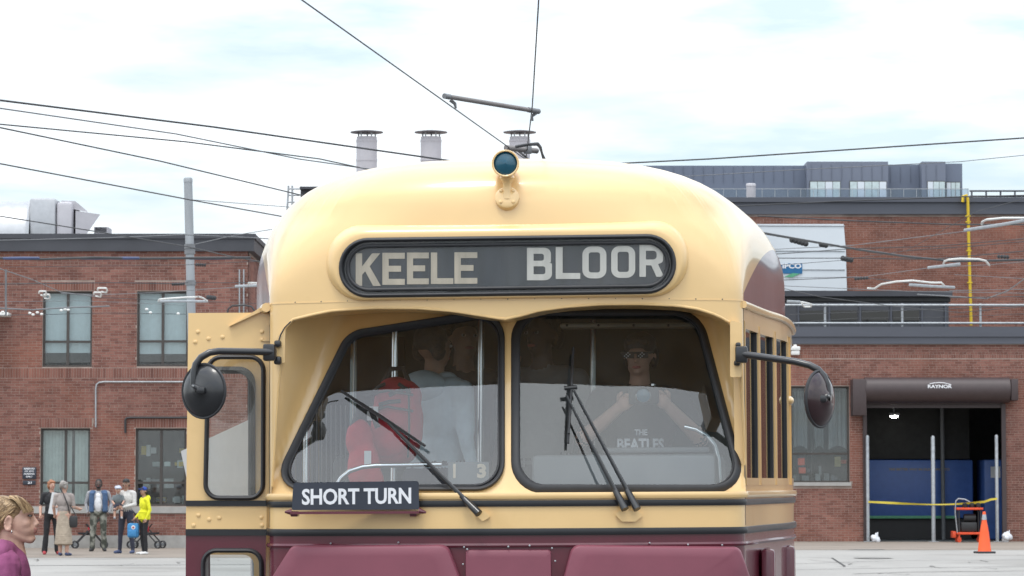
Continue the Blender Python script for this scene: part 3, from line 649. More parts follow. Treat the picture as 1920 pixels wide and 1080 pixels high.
# fence posts in the doorway, tape, sand bags
for i, (px, py0, py1, lab) in enumerate(((1625.5, 816, 1013, 'leftmost galvanised post beside the left roller door guide'), (1748, 817, 1012, 'middle galvanised post standing in the garage doorway'), (1867, 815, 995, 'rightmost galvanised post beside the right roller door guide'))):
    y = YR - .3 + (0 if i == 1 else .1); t = thing('steel_post', lab, 'post', (wx(px, y), y, 0), group='galvanised posts across the garage doorway')
    z = wz(py0, y); r = .058 if i == 1 else .05
    MB().lathe([(r, .02), (r, z - .04), (r * .6, z)], n=14).build('shaft', 'steel', t); MB().box((0, 0, .012), (.26, .2, .02)).build('base_plate', 'steel', t, smooth=0)
ct = MB(); yt = YR - .40; pts = []
for i in range(21):
    q = i / 20; px = 1628 + (1870 - 1628) * q; py = 941 + (938 - 941) * q + (4 + 5 * q) * sin(pi * q) ** 1.0 - (3 if q > .93 else 0); p = W(px, py, yt); pts.append((p, .025 * (1 + .3 * sin(9 * q)), .02 * sin(14 * q)))
v = []; f = []
for p, hw, dy in pts: v += [(p.x, p.y - .002, p.z - hw), (p.x, p.y + dy - .002, p.z + hw), (p.x, p.y + .004, p.z - hw), (p.x, p.y + dy + .004, p.z + hw)]
for i in range(20):
    a = 4 * i; f += [(a, a + 4, a + 5, a + 1), (a + 2, a + 3, a + 7, a + 6), (a + 1, a + 5, a + 7, a + 3), (a, a + 2, a + 6, a + 4)]
ct.add(v, f); tag(ct.build('caution_tape', 'tape'), 'yellow caution tape sagging across the garage doorway posts', 'tape')
def bag(px, py, w, h, lab):
    p = WZ(px, py, 0); p.y = YR - .55; random.seed(px); F = Figure()
    for k in range(9):
        F.ell((random.uniform(-.3, .3) * w, random.uniform(-.2, .2) * w, h * random.uniform(.15, .6)), (w * random.uniform(.22, .36), w * random.uniform(.2, .3), h * random.uniform(.16, .34)), 'bag_white', Matrix.Rotation(random.uniform(-.8, .8), 3, 'Y'))
    F.cap((w * .15, 0, h * .6), (w * .3, 0, h), w * .16, w * .07, 'bag_white'); F.cap((w * .1, 0, h * .6), (w * .02, 0, h * .92), w * .14, w * .05, 'bag_white')
    o = F.build('plastic_bag', .02, None, 1); o.location = (p.x, p.y, 0); return tag(o, lab, 'bag', 'white bags at the foot of the doorway posts')
bag(1637, 1016, .26, .28, 'white plastic bag at the foot of left garage doorway post'); bag(1865, 1014, .26, .34, 'crumpled white plastic bag beside the orange traffic cone')
# traffic cone
p = WZ(1846, 1037.5, 0); tcn = thing('traffic_cone', 'orange traffic cone with black base in front of the garage', 'traffic cone', (p.x, p.y, 0), (0, 0, .2))
hc = (1037 - 959) / FPX * p.y
MB().box((0, 0, .025), (.42, .42, .05), bev=.02).build('base', 'rubber', tcn)
MB().lathe([(.165, .05), (.155, .07), (.105, hc * .52), (.098, hc * .56)], n=24).build('cone', 'orange', tcn)
MB().lathe([(.0985, hc * .56 + .001), (.05, hc * .82)], n=24).build('collar', 'orange', tcn); MB().lathe([(.062, hc * .80), (.0445, hc * .93)], n=24).build('reflective_band', 'steel', tcn); MB().lathe([(.044, hc * .93 + .001), (.03, hc)], n=24).build('tip', 'orange', tcn)
# orange cart with jacks
p = WZ(1805, 1013, 0); p.y = YR - .9; cart = thing('workshop_cart', 'orange workshop cart with black machinery behind the traffic cone', 'cart', (wx(1814, p.y), p.y, 0)); cart.scale = (.72, .9, .93)
s = FPX / p.y
for z in (.24, .98): MB().span((-.52, -.3, z), (.52, .3, z + .07), bev=.015).build('shelf', 'orange_metal', cart)
for x in (-.42, .42):
    for y in (-.24, .24):
        MB().span((x - .025, y - .025, .311), (x + .025, y + .025, .979)).build('leg', 'cart_black', cart, smooth=0)
        c = MB().lathe([(.02, -.025), (.085, -.025), (.085, .025), (.02, .025)], (x, y, .086), Matrix.Rotation(pi / 2, 3, 'X'), 14).build('caster', 'orange_metal', cart)
        MB().span((x - .03, y - .035, .09), (x + .03, y + .035, .239)).build('fork', 'orange_metal', cart, smooth=0)
MB().span((-.34, -.2, .312), (.3, .2, .62), bev=.06).build('engine', 'cart_black', cart)
MB().lathe([(.12, 0), (.12, .45)], (-.2, -.05, .74), Matrix.Rotation(pi / 2, 3, 'Y'), 16).build('cylinder_tank', 'cart_black', cart)
for x in (-.15, .12, .36): MB().lathe([(.10, 0), (.11, .03), (.11, .1), (.05, .14)], (x, -.05, 1.051), n=14).build('pump_head', 'cart_black', cart)
MB().tube([(-.5, -.28, .3), (-.58, -.3, .9), (-.55, -.3, 1.25), (-.45, -.3, 1.32), (-.2, -.3, 1.3), (0, -.3, 1.22)], .022).build('handle', 'steel', cart)
MB().span((-.68, -.26, .14), (-.53, .2, .34), bev=.03).build('jack_foot', 'orange_metal', cart)
# security light box on the wing
sl = thing('wall_box', 'white wall mounted light box under the fascia beside the streetcar', 'light'); p = W(1491, 656, YR - .15)
b = MB(); b.box(p + Vector((0, 0, .04)), (.28, .2, .12), bev=.03); b.build('cover', 'white_plastic', sl); MB().box(p + Vector((0, .01, -.085)), (.25, .18, .13), bev=.03).build('body', 'white_plastic', sl); MB().lathe([(.06, 0), (.04, .05)], p + Vector((0, 0, .101)), n=12).build('knob', 'white_plastic', sl)
# railing above the fascia
rl = thing('roof_railing', 'grey pipe railing running along the garage roof edge', 'railing'); yr = YR + .4
z1, z2, zb = wz(572, yr), wz(606, yr), wz(616, yr)
for z in (z1, z2): MB().tube([(wx(1250, yr), yr, z), (wx(2080, yr), yr, z)], .032).build('rail', 'steel', rl)
for px in (1404, 1548, 1693, 1840, 1985): MB().tube([(wx(px, yr), yr + .07, zb - .3), (wx(px, yr), yr + .07, z1 + .05)], .036).build('post', 'steel', rl)

# ------------------------------------------------------------------ tall brick hall behind
YT = 101.0; X = lambda p: wx(p, YT); Z = lambda p: wz(p, YT)
tb = thing('brick_hall', 'taller red brick hall with grey parapet rising behind the garage wing', 'building')
x0, x1, z1 = X(1190), X(2060), Z(402)
wall_sheet('wall', 'mortar', [(x0, 0), (x1, 0), (x1, z1), (x0, z1)], [], YT, tb, 12)
bb = MB(); sing = []
bricks(bb, x0, x1, 5.4, z1 - .01, YT, [], sing=sing)
brick_parts(sing, tb, 'brick_c', lambda t: abs(t[0] - X(1690)) + abs(t[1] - Z(440)) * 1.5, 300, bb)
kind(bb.build('bricks', 'brick_c', tb, smooth=0), 'stuff')
MB().span((x1 + .004, YT - .008, 0), (X(3700), YT + 12, z1)).build('far_wall', 'brick_b', tb, smooth=0)
x1 = X(3700)
b = MB(); b.span((x0, YT - .12, z1), (x1, YT + .2, Z(380))); b.span((x0, YT - .2, Z(380) + .003), (x1, YT + .2, Z(371))); b.build('parapet', 'fascia', tb, smooth=0)
MB().span((x0, YT + .2, z1 - .1), (x1, YT + 12, z1)).build('roof', 'fascia_dark', tb, smooth=0)
# white sheet panel with the blue logo
sg = thing('sign_panel', 'large white glossy sign panel with blue logo on the tall brick wall', 'sign')
b = MB(); q = [(1380, 420), (1582, 420), (1586, 470), (1588, 545), (1380, 545)]
b.prism(q, lambda x, y: W(x, y, YT - .30), lambda x, y: W(x, y, YT - .02)); b.build('panel', 'white_sheet', sg, smooth=0)
for py in (423, 470, 505):
    MB().tube([W(1380, py, YT - .305), W(1584, py + 1, YT - .305)], .02, 6).build('seam', 'steel', sg)
b = MB(); b.span(W(1440, 513, YT - .33), W(1504, 494, YT - .305)); b.build('logo_board', 'logo_blue', sg, smooth=0)
lettering('lettering', 'TIPCO', (X(1479), YT - .334, Z(500)), X(1502) - X(1456), .16, 'white_letter', sg, .04)
b = MB(); b.prism([(1470, 519), (1486, 512), (1500, 513), (1486, 520)], lambda x, y: W(x, y, YT - .345), lambda x, y: W(x, y, YT - .335)); b.build('logo_swoosh', 'logo_green', sg, smooth=0)
# dark penthouse on the wing roof
Yp = YR + 5; pt = thing('roof_enclosure', 'low dark metal enclosure with windows on the garage roof behind railing', 'enclosure')
X2 = lambda p: wx(p, Yp); Z2 = lambda p: wz(p, Yp)
MB().span((X2(1290), Yp, zf), (X2(1780), Yp + 3, Z2(566)), bev=.02).build('wall', 'fascia_dark', pt)
MB().span((X2(1285), Yp - .15, Z2(556)), (X2(1786), Yp + 3, Z2(546))).build('roof', 'fascia_dark', pt, smooth=0)
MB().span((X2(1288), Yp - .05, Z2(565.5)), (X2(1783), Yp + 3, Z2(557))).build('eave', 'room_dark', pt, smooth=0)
for px in range(1500, 1720, 58): MB().span((X2(px), Yp - .03, Z2(604)), (X2(px + 50), Yp - .004, Z2(582))).build('window', 'dark_glass', pt, smooth=0)
for px in (1496, 1554, 1612, 1670, 1728, 1772): MB().span((X2(px), Yp - .05, Z2(640)), (X2(px + 3), Yp - .004, Z2(567))).build('mullion', 'fascia', pt, smooth=0)
# yellow gas pipe
yg = thing('gas_pipe', 'thin bright yellow pipe climbing the tall brick wall', 'pipe'); Yg = YT - .35
MB().tube([W(1821, 610, Yg), W(1816.5, 450, Yg), W(1814.5, 372, Yg), W(1812, 366, Yg), W(1806, 368, Yg), W(1805, 379, Yg)], .048).build('pipe', 'yellow_paint', yg)
for py in (405, 416, 470, 530): MB().box(W(1816 + (py - 450) * .028, py, Yg), (.16, .1, .04)).build('clamp', 'yellow_paint', yg, smooth=0)
# parapet railing of the hall at right
hr = thing('terrace_railing', 'thin railing on the roof at the far right beside yellow pipe', 'railing')
for py in (358, 368): MB().tube([W(1818, py, YT + 3), W(2000, py, YT + 3)], .03).build('rail', 'fascia', hr)
for px in range(1822, 2000, 27): MB().tube([W(px, 372, YT + 3), W(px, 357, YT + 3)], .03).build('post', 'fascia', hr)
round_pole('vent_pipe', 1408, 344, YT + 1.5, .15, 'grey vent pipe on the roof right of the streetcar', 'pipe', 'stack', z1)

# ------------------------------------------------------------------ far grey apartment block
YC = 170.0; X = lambda p: wx(p, YC); Z = lambda p: wz(p, YC)
M['condo_joint'] = mat('condo_joint', (0.095, 0.11, 0.15), 0.6)
co = thing('apartment_block', 'long blue grey apartment block on the skyline behind the brick hall', 'building')
MB().span((X(1175), YC + 1, 0), (X(1515), YC + 14, Z(307))).build('wall', 'condo', co, smooth=0)
MB().span((X(1515.3), YC, 0), (X(1668), YC + 14, Z(303))).build('wall', 'condo_light', co, smooth=0)
MB().span((X(1668.3), YC + 1, 0), (X(1731), YC + 14, Z(305))).build('wall', 'condo', co, smooth=0)
MB().span((X(1731.3), YC, 0), (X(1776), YC + 14, Z(303))).build('wall', 'condo_light', co, smooth=0)
MB().span((X(1776.3), YC + .5, 0), (X(1810), YC + 14, Z(305))).build('wall', 'condo', co, smooth=0)
for px0, px1, Yq, lab in ((1200, 1515, YC + .97, 0), (1515.3, 1668, YC - .03, 0), (1668.3, 1731, YC + .97, 0), (1731.3, 1776, YC - .03, 0)):
    k = px0 + 8
    while k < px1 - 4:
        MB().span((X(k), Yq - .02, Z(340)), (X(k + .35), Yq + .005, Z(309))).build('panel_joint', 'condo_joint', co, smooth=0); k += 19
for px0, px1, k in ((1520, 1578, 4), (1595, 1665, 5), (1741, 1775, 3), (1779, 1806, 3)):
    yq = YC + (.5 if px0 == 1779 else 0)
    f = MB().span((X(px0), yq - .06, Z(375)), (X(px1), yq - .004, Z(339.5))).build('window', 'win_frame', co, smooth=0)
    for i in range(k):
        a, c = px0 + 1 + (px1 - px0 - 1) * i / k, px0 + (px1 - px0 - 1) * (i + 1) / k
        MB().span((X(a), yq - .10, Z(374)), (X(c), yq - .063, Z(341))).build('pane', 'pale_curtain' if (i + k) % 3 else 'white_sheet', f, smooth=0)
gb = MB().span((X(1200), YC - 1.5, Z(374)), (X(1812), YC - 1.46, Z(360))).build('balustrade', glassmat('balustrade_glass', (.75, .8, .85), 1.8), co, smooth=0)
MB().span((X(1200), YC - 1.52, Z(359.5)), (X(1812), YC - 1.43, Z(358.5))).build('handrail', 'steel', co, smooth=0)
for px in range(1210, 1812, 24): MB().span((X(px), YC - 1.53, Z(374)), (X(px + .7), YC - 1.44, Z(360))).build('baluster', 'steel', co, smooth=0)
MB().span((X(1190), YC - 1.6, 0), (X(1816), YC + .9, Z(374.3))).build('terrace', 'condo', co, smooth=0)
for px, py in ((1372, 294), (1190, 298), (1198, 296), (1412, 296), (1440, 296), (1497, 296), (1517, 291), (1692, 299)):
    MB().span((X(px), YC + 6, Z(308)), (X(px + (7 if px == 1372 else 1.5)), YC + 6.3, Z(py))).build('roof_vent', 'steel', co, smooth=0)
# ------------------------------------------------------------------ boiler house behind the streetcar with the vent stacks
YS = 96.0; X = lambda p: wx(p, YS); Z = lambda p: wz(p, YS)
bo = thing('boiler_house', 'plain flat-roofed block carrying the chimneys, mostly hidden by the streetcar', 'building')
MB().span((X(600), YS - 3, 0), (X(1180), YS + 8, Z(395))).build('wall', 'mortar', bo, smooth=0)
MB().span((X(558), YS + 1, Z(470)), (X(700), YS + 5, Z(350))).build('penthouse', 'fascia_dark', bo, smooth=0)
MB().span((X(557), YS + .8, Z(350) + .004), (X(701), YS + 5.1, Z(345))).build('penthouse_cap', 'fascia_dark', bo, smooth=0)
def stack(px, lab):
    p = W(px, 330, YS); t = thing('chimney', lab, 'chimney', (p.x, YS, Z(395)), group='round vent stacks with flat caps')
    r = 19.5 / FPX * YS; z = lambda py: Z(py) - Z(395)
    MB().lathe([(r, 0), (r, z(263))], n=28).build('flue', 'stack', t)
    for py in (264, 300): MB().lathe([(r * 1.03, z(py) - .04), (r * 1.03, z(py) + .03)], n=28).build('band', 'stack', t)
    MB().lathe([(r * .97, z(262.5)), (r * .97, z(257))], n=28).build('neck', 'stack', t)
    for a in range(5): MB().span((r * .85 * cos(a * 1.257 + .3) - .02, r * .85 * sin(a * 1.257 + .3) - .02, z(257)), (r * .85 * cos(a * 1.257 + .3) + .02, r * .85 * sin(a * 1.257 + .3) + .02, z(249))).build('strut', 'steel', t, smooth=0)
    MB().lathe([(r * 1.58, z(249)), (r * 1.6, z(247.6)), (r * .6, z(244.6)), (.02, z(244))], n=28).build('cap', 'stack_dark', t)
M['stack_dark'] = mat('stack_cap', (0.17, 0.165, 0.18), 0.6, metal=0.2)
for px, lab in ((687.5, 'left chimney of three, grey round flue with flat cap behind streetcar roof'), (808, 'middle chimney of three, grey round flue with flat cap behind streetcar roof'), (974.5, 'right chimney of three, mostly hidden behind the roof headlight')): stack(px, lab)
ld = thing('roof_ladder', 'small pipe ladder beside the dark box left of chimneys', 'ladder')
for px in (541, 548): MB().tube([W(px + (0 if px > 545 else -3), 400, YS), W(px, 348, YS)], .03).build('rail', 'steel', ld)
for py in (354, 366, 379, 392): MB().tube([W(541, py, YS), W(562, py, YS)], .025).build('rung', 'steel', ld)
# ================================================================== the streetcar (local frame: x right, y back, z up)
YAW, ROLL = radians(2.2), radians(.30)
tram = thing('streetcar', 'vintage cream and maroon streetcar facing the camera with destination sign', 'streetcar', (-.022, 13.2, 0), (0, -ROLL, -YAW))
TM = Matrix.Translation((-.022, 13.2, 0)) @ (Matrix.Rotation(-YAW, 4, 'Z') @ Matrix.Rotation(-ROLL, 4, 'Y')); TI = TM.inverted()
def T(px, py, yl):
    """photo pixel -> streetcar frame on the plane y = yl"""
    o = TI @ CAM; d = TI.to_3x3() @ ray(px, py); return o + d * ((yl - o.y) / d.y)
def TW(px, py, yl): return TM @ T(px, py, yl)
PLAN = [(0, 0), (.3, .012), (.6, .05), (.80, .095), (.90, .125), (.95, .15), (.985, .19), (1.0, .25), (1.05, .55), (1.12, .95), (1.22, 1.45), (1.285, 2.0), (1.295, 2.5), (1.295, 13.6)]
def plan_y(x): return interp(PLAN, abs(x))
def path(sgn, fine=True):
    P = [Vector(p) for p in PLAN]; out = []
    for i in range(len(P) - 1):                       # Catmull-Rom through the plan points
        p0, p1, p2, p3 = P[max(i - 1, 0)] if i else Vector((-P[1].x, P[1].y)), P[i], P[i + 1], P[min(i + 2, len(P) - 1)]
        n = 5 if i < 12 else 4
        for j in range(n):
            t = j / n; q = .5 * ((2 * p1) + (p2 - p0) * t + (2 * p0 - 5 * p1 + 4 * p2 - p3) * t * t + (3 * p1 - p0 - 3 * p2 + p3) * t ** 3)
            if i >= 11: q = p1 + (p2 - p1) * t
            out.append(q)
    out.append(P[-1]); return [(sgn * p.x, p.y) for p in out]
PR = path(1); PLF = path(-1)
FULL = PLF[::-1] + PR[1:]                              # whole outline, left rear -> front -> right rear
AX, AN, AM, AB, AZ = 1.295, 2.6, 3.3, .518, 2.50
def qz(z): return max(0.0, 1 - max(0, (z - AZ) / AB) ** AN) ** (1 / AM)
# visor edge in the front view
VIS = [(505, 930), (522, 700), (526, 640), (532, 618), (545, 600), (580, 588), (620, 580.5), (700, 576), (780, 577), (850, 583), (900, 591), (945, 598.5), (975, 592), (1010, 582), (1060, 575), (1130, 569.5), (1200, 568.5), (1270, 571), (1310, 577), (1345, 588), (1368, 604), (1384, 630), (1391, 660), (1400, 930)]
vt = []
for px, py in VIS:
    p = T(px, py, .0 if 560 < px < 1350 else .12); vt.append((p.x, p.z))
XA, XB = vt[0][0], vt[-1][0]
def zvis(x): return interp(vt, x)
SILL = 1.566
SKZ = 2.366                                            # seam row above the visor skirt
# ---- front + roof shell
b = MB()
# columns: outline samples, with extra ones round the visor corners
cols = []
for i, (x, y) in enumerate(FULL[:-1]):
    x2, y2 = FULL[i + 1]; k = 4 if (.78 < abs(x) < 1.0 and y < .22) else (2 if y < .3 else 1)
    for j in range(k): cols.append((x + (x2 - x) * j / k, y + (y2 - y) * j / k))
cols.append(FULL[-1])
def zbottom(x, y):
    if y > .235: return 2.335
    if x < XA or x > XB: return SILL
    return max(SILL, min(zvis(x), SKZ - .008))
levels = [SKZ + .0001, 2.40, 2.45, 2.50] + [AZ + AB * t for t in (.08, .16, .24, .31, .38, .45, .52, .59, .66, .725, .78, .83, .87, .905, .935, .958, .975, .988, .996, .9995)]
rows = 6 + len(levels); vs = []
def yoff(q): return 1.5 * (1 - q) ** 1.75
def tumble(y): t = min(1, max(0, (y - .35) / 1.5)); return 1 - .024 * t * t * (3 - 2 * t)      # the roof is a little narrower than the body
_acc = [0.0]
for p, q in zip(cols, cols[1:]): _acc.append(_acc[-1] + math.dist(p, q))
_ix = {p: i for i, p in enumerate(cols)}
def soft(x, y, sg):
    """the outline with its corners eased: Gaussian mean over arc length sg"""
    if sg < .02 or y > 2.6: return x, y
    i = _ix[(x, y)]; ws = sx = sy = 0; s0 = _acc[i]
    for j in range(len(cols)):
        d = _acc[j] - s0
        if abs(d) > 2.5 * sg: continue
        w0 = math.exp(-.5 * (d / sg) ** 2) * ((_acc[min(j + 1, len(cols) - 1)] - _acc[max(j - 1, 0)]) / 2); ws += w0; sx += cols[j][0] * w0; sy += cols[j][1] * w0
    t = min(1, max(0, (2.6 - y) / .8)); return x + (sx / ws - x) * t, y + (sy / ws - y) * t
for x, y in cols:
    zb = zbottom(x, y)
    for k in range(6): z = zb + (SKZ - zb) * k / 6; q = qz(z); vs.append((x * q * tumble(y), y + yoff(q), z))
    for z in levels:
        q = qz(z); sx, sy = soft(x, y, .32 * min(1, max(0, (z - 2.40) / .34)) ** 1.2); sx *= tumble(sy); vs.append((sx * q, min(sy + yoff(q), 13.6), z))
fs = [(i * rows + k, (i + 1) * rows + k, (i + 1) * rows + k + 1, i * rows + k + 1) for i in range(len(cols) - 1) for k in range(rows - 1)]
b.add(vs, fs)
M['shell'] = mat('cream_and_maroon_paint', (0.77, 0.525, 0.24), 0.3, var=0.035, vscale=2.5, bump=0.03, bscale=4, coat=0.65, dirt=((0.66, 0.43, 0.18), 3.0, 0.62))
def two_tone(m):
    """maroon livery band along the roof side: starts at the front corner and sweeps up and back"""
    n, l = m.node_tree.nodes, m.node_tree.links; b = n['Principled BSDF']
    t = n.new('ShaderNodeTexCoord'); s = n.new('ShaderNodeSeparateXYZ'); l.new(t.outputs['Object'], s.inputs[0])
    mr = n.new('ShaderNodeMapRange'); l.new(s.outputs[1], mr.inputs[0]); mr.inputs[1].default_value = .16; mr.inputs[2].default_value = 1.9; mr.inputs[3].default_value = 1.0; mr.inputs[4].default_value = 0.0
    sq = n.new('ShaderNodeMath'); sq.operation = 'POWER'; l.new(mr.outputs[0], sq.inputs[0]); sq.inputs[1].default_value = 2.2
    zb_ = n.new('ShaderNodeMapRange'); l.new(sq.outputs[0], zb_.inputs[0]); zb_.inputs[3].default_value = 2.685; zb_.inputs[4].default_value = 2.37
    c = n.new('ShaderNodeMath'); c.operation = 'LESS_THAN'; l.new(s.outputs[2], c.inputs[0]); l.new(zb_.outputs[0], c.inputs[1])
    y0 = n.new('ShaderNodeMath'); y0.operation = 'GREATER_THAN'; l.new(s.outputs[1], y0.inputs[0]); y0.inputs[1].default_value = .235
    zc = n.new('ShaderNodeMath'); zc.operation = 'GREATER_THAN'; l.new(s.outputs[2], zc.inputs[0]); zc.inputs[1].default_value = 2.30
    a = n.new('ShaderNodeMath'); a.operation = 'MULTIPLY'; l.new(c.outputs[0], a.inputs[0]); l.new(y0.outputs[0], a.inputs[1])
    a2 = n.new('ShaderNodeMath'); a2.operation = 'MULTIPLY'; l.new(a.outputs[0], a2.inputs[0]); l.new(zc.outputs[0], a2.inputs[1])
    old = b.inputs['Base Color'].links[0].from_socket
    mx = n.new('ShaderNodeMix'); mx.data_type = 'RGBA'; l.new(a2.outputs[0], mx.inputs[0]); l.new(old, mx.inputs[6]); mx.inputs[7].default_value = (.105, .017, .030, 1); l.new(mx.outputs[2], b.inputs['Base Color'])
two_tone(M['shell'])
shell = b.build('roof_shell', 'shell', tram, smooth=50)
# ---- lower body
b = MB(); zs = [(.32, 1), (.9, 1), (1.405, 1), (1.4051, 0), (1.5, 0), (SILL, 0)]
ft = [p for p in FULL]
vs = [(x, y, z) for x, y in ft for z, _ in zs]; k = len(zs)
for i in range(len(ft) - 1):
    for j in range(k - 1): b.m.append(0 if j >= 2 else 1); b.f.append((i * k + j, (i + 1) * k + j, (i + 1) * k + j + 1, i * k + j + 1))
b.v += vs
b.build('lower_body', ['cream', 'maroon'], tram, smooth=50)
def band(name, z0, z1, out, m, pts=None, bulge=0):
    b = MB(); P = pts or ft; vs = []; n = len(P)
    for i, (x, y) in enumerate(P):
        a = Vector(P[max(i - 1, 0)]); c = Vector(P[min(i + 1, n - 1)]); t = (c - a).normalized(); nx, ny = t.y, -t.x      # outward
        zm = (z0 + z1) / 2
        for o, z in ((-.02, z0), (out, z0), (out + bulge, zm), (out, z1), (-.02, z1)): vs.append((x + nx * o, y + ny * o, z))
    for i in range(n - 1):
        for j in range(4): b.f.append((i * 5 + j, (i + 1) * 5 + j, (i + 1) * 5 + j + 1, i * 5 + j + 1)); b.m.append(0)
    b.v = vs; return b.build(name, m, tram, smooth=50)
band('belt_stripe', 1.513, 1.538, .007, 'black_paint', bulge=.003)
band('belt_stripe', 1.395, 1.423, .009, 'black_paint', bulge=.004)
band('sill_moulding', SILL - .022, SILL + .004, .012, 'cream', bulge=.006)
band('crease_moulding', 1.345, 1.362, .006, 'maroon', bulge=.004)
# rear wall, underframe and trucks (hidden behind the front, kept simple)
b = MB(); b.span((-1.27, 13.55, .35), (1.27, 13.62, 2.9), 1); b.build('rear_wall', ['cream', 'maroon'], tram)
MB().span((-1.22, .3, .70), (1.22, 13.5, .78)).build('floor', 'floor_dark', tram, smooth=0)
for y in (2.6, 10.6):
    for dy in (-.9, .9):
        for sx in (-.75, .75): MB().lathe([(.05, -.07), (.33, -.07), (.33, .07), (.05, .07)], (sx, y + dy, .33), Matrix.Rotation(pi / 2, 3, 'Y'), 24).build('wheel', 'black_metal', tram)
MB().span((-.8, .25, .25), (.8, 13.0, .5)).build('underframe', 'black_metal', tram, smooth=0)
# ---- windscreen wall: recessed under the visor
PANE_L = rounded([(514, 916), (942, 916), (942, 583), (655, 627)], [36, 48, 46, 48], 8)
PANE_R = rounded([(966, 917), (966, 584), (1309, 584), (1397, 917)], [52, 52, 58, 46], 8)
TAN = math.tan(radians(24))
def glass_edge(z, right):                                # outer pane edge at height z
    a, c = (T(1401, 917, .1), T(1309, 584, .4)) if right else (T(520, 905, .1), T(648, 640, .4))
    return a.x + (c.x - a.x) * (z - a.z) / (c.z - a.z)
def dep(x, z):
    base = .010 + .19 * abs(x)
    r = max(0, z - SILL) * TAN
    lim = abs(XB if x > 0 else XA); e = min(abs(glass_edge(z, x > 0)) + .045, lim - .004)
    B = 1 if abs(x) <= e else max(0, 1 - (abs(x) - e) / max(.02, lim - e))
    B = B * B * (3 - 2 * B)
    edge = plan_y(x) - base if abs(x) > e else 0
    return base + r * B + edge * (1 - B)
def onwall(px, py):
    """pixel -> (x, z) where the ray meets the windscreen wall"""
    y = .15
    for _ in range(25): p = T(px, py, y); y = y * .3 + dep(p.x, p.z) * .7
    return T(px, py, y)
PL2 = [(p.x, p.z) for p in (onwall(*q) for q in PANE_L)]; PR2 = [(p.x, p.z) for p in (onwall(*q) for q in PANE_R)]
outer = [(XA, SILL), (-.6, SILL), (-.3, SILL), (0, SILL), (.3, SILL), (.6, SILL), (XB, SILL)]
xs = [XB + (XA - XB) * i / 60 for i in range(61)]
arch = []
for x in [XB - .003, XB - .008, XB - .014, XB - .02] + xs[1:-1] + [XA + .02, XA + .014, XA + .008, XA + .003]:
    z = zvis(x)
    if z > SILL + .03: arch.append((x, min(z, SKZ - .008)))
# smooth, monotone ring
outer += arch
v2, tris = cdt(outer, [PL2, PR2], .018)
b = MB(); b.add([(x, dep(x, z), z) for x, z in v2], tris)
b.build('windscreen_surround', 'cream', tram, smooth=80)
# visor underside: from the skirt edge back to the wall
b = MB(); vs = []
for x, z in arch:
    yf = plan_y(x) + yoff(qz(z)); yb = max(dep(x, z), yf + .001)
    for k in range(5): t = k / 4; vs.append((x, yf + (yb - yf) * t, z + .012 * sin(pi * t)))
b.add(vs, [(i * 5 + k, (i + 1) * 5 + k, (i + 1) * 5 + k + 1, i * 5 + k + 1) for i in range(len(arch) - 1) for k in range(4)])
b.build('visor_soffit', 'cream', tram, smooth=50)
b = MB(); b.tube([(x, plan_y(x) + yoff(qz(z)) + .001, z) for x, z in arch], .006, 8); b.build('visor_lip', 'cream', tram)
# glass + gaskets
for lp in (PL2, PR2):
    v3, t3 = cdt(lp, [], 0); b = MB(); b.add([(x, dep(x, z) + .012, z) for x, z in v3], t3)
    g = b.build('windscreen_pane', 'glass', tram, smooth=0)
    rim = [(x, dep(x, z) - .004, z) for x, z in lp]
    MB().tube(rim, .0195, 12, True, flat=.5).build('gasket', 'rubber', g)
    c = Vector((sum(p[0] for p in lp) / len(lp), 0, sum(p[1] for p in lp) / len(lp)))
    inn = [(x + (c.x - x) * .035, dep(x, z) + .006, z + (c.z - z) * .035) for x, z in lp]
    MB().tube(inn, .006, 8, True).build('gasket_bead', 'rubber', g)
# thin sill ledge joining wall and lower body
b = MB(); xx = [XA + (XB - XA) * i / 40 for i in range(41)]; vs = []
for x in xs: vs += [(x, plan_y(x) - .004, SILL + .002), (x, dep(x, SILL) + .03, SILL + .004)]
b.add(vs, [(2 * i, 2 * i + 2, 2 * i + 3, 2 * i + 1) for i in range(len(xs) - 1)]); b.build('windscreen_ledge', 'cream', tram)
# ---- rivets along the seam above the visor
b = None
for i in range(17):
    px = 548 + i * 50.5
    x = T(px, 561, 0).x; z = SKZ + .002
    y = plan_y(x) + yoff(qz(z))
    o = MB().lathe([(.0032, 0), (.0026, .0018), (.001, .0024)], (x, y - .001, z), Matrix.Rotation(pi / 2, 3, 'X'), 8).build('rivet', 'wire_copper', tram)
band('seam_strip', SKZ - .003, SKZ + .001, .0015, 'cream', [p for p in FULL if p[1] < .24])
# ---- destination sign
def sgn(px, py, y): return T(px, py, y)
def densify(lp, d=22):
    out = []
    for i, p in enumerate(lp):
        q = lp[(i + 1) % len(lp)]; k = max(1, int(math.dist(p, q) / d))
        for j in range(k): out.append((p[0] + (q[0] - p[0]) * j / k, p[1] + (q[1] - p[1]) * j / k))
    return out
def rr(x0, y0, x1, y1, r):
    k = (x1 - x0) / (1266 - 637); lp = rounded([(x0, y1), (x1, y1), (x1, y0), (x0, y0)], r, 9); out = []
    for i, p in enumerate(lp):                              # the same number of points on every ring
        q = lp[(i + 1) % len(lp)]; n = 26 if abs(q[0] - p[0]) > 300 else 1
        for j in range(n): out.append((p[0] + (q[0] - p[0]) * j / n, p[1] + (q[1] - p[1]) * j / n))
    return out
SGN = [(633, 444, 1269, 557)]
def slope(px, py): return py - (px - 951) * .0135          # the sign rolls a little with the car
def ST(px, py, y): return T(px, py, y + .80 * plan_y(T(px, py, .03).x))
def ring(x0, y0, x1, y1, r, y): return [ST(px, slope(px, py), y) for px, py in rr(x0, y0, x1, y1, r)]
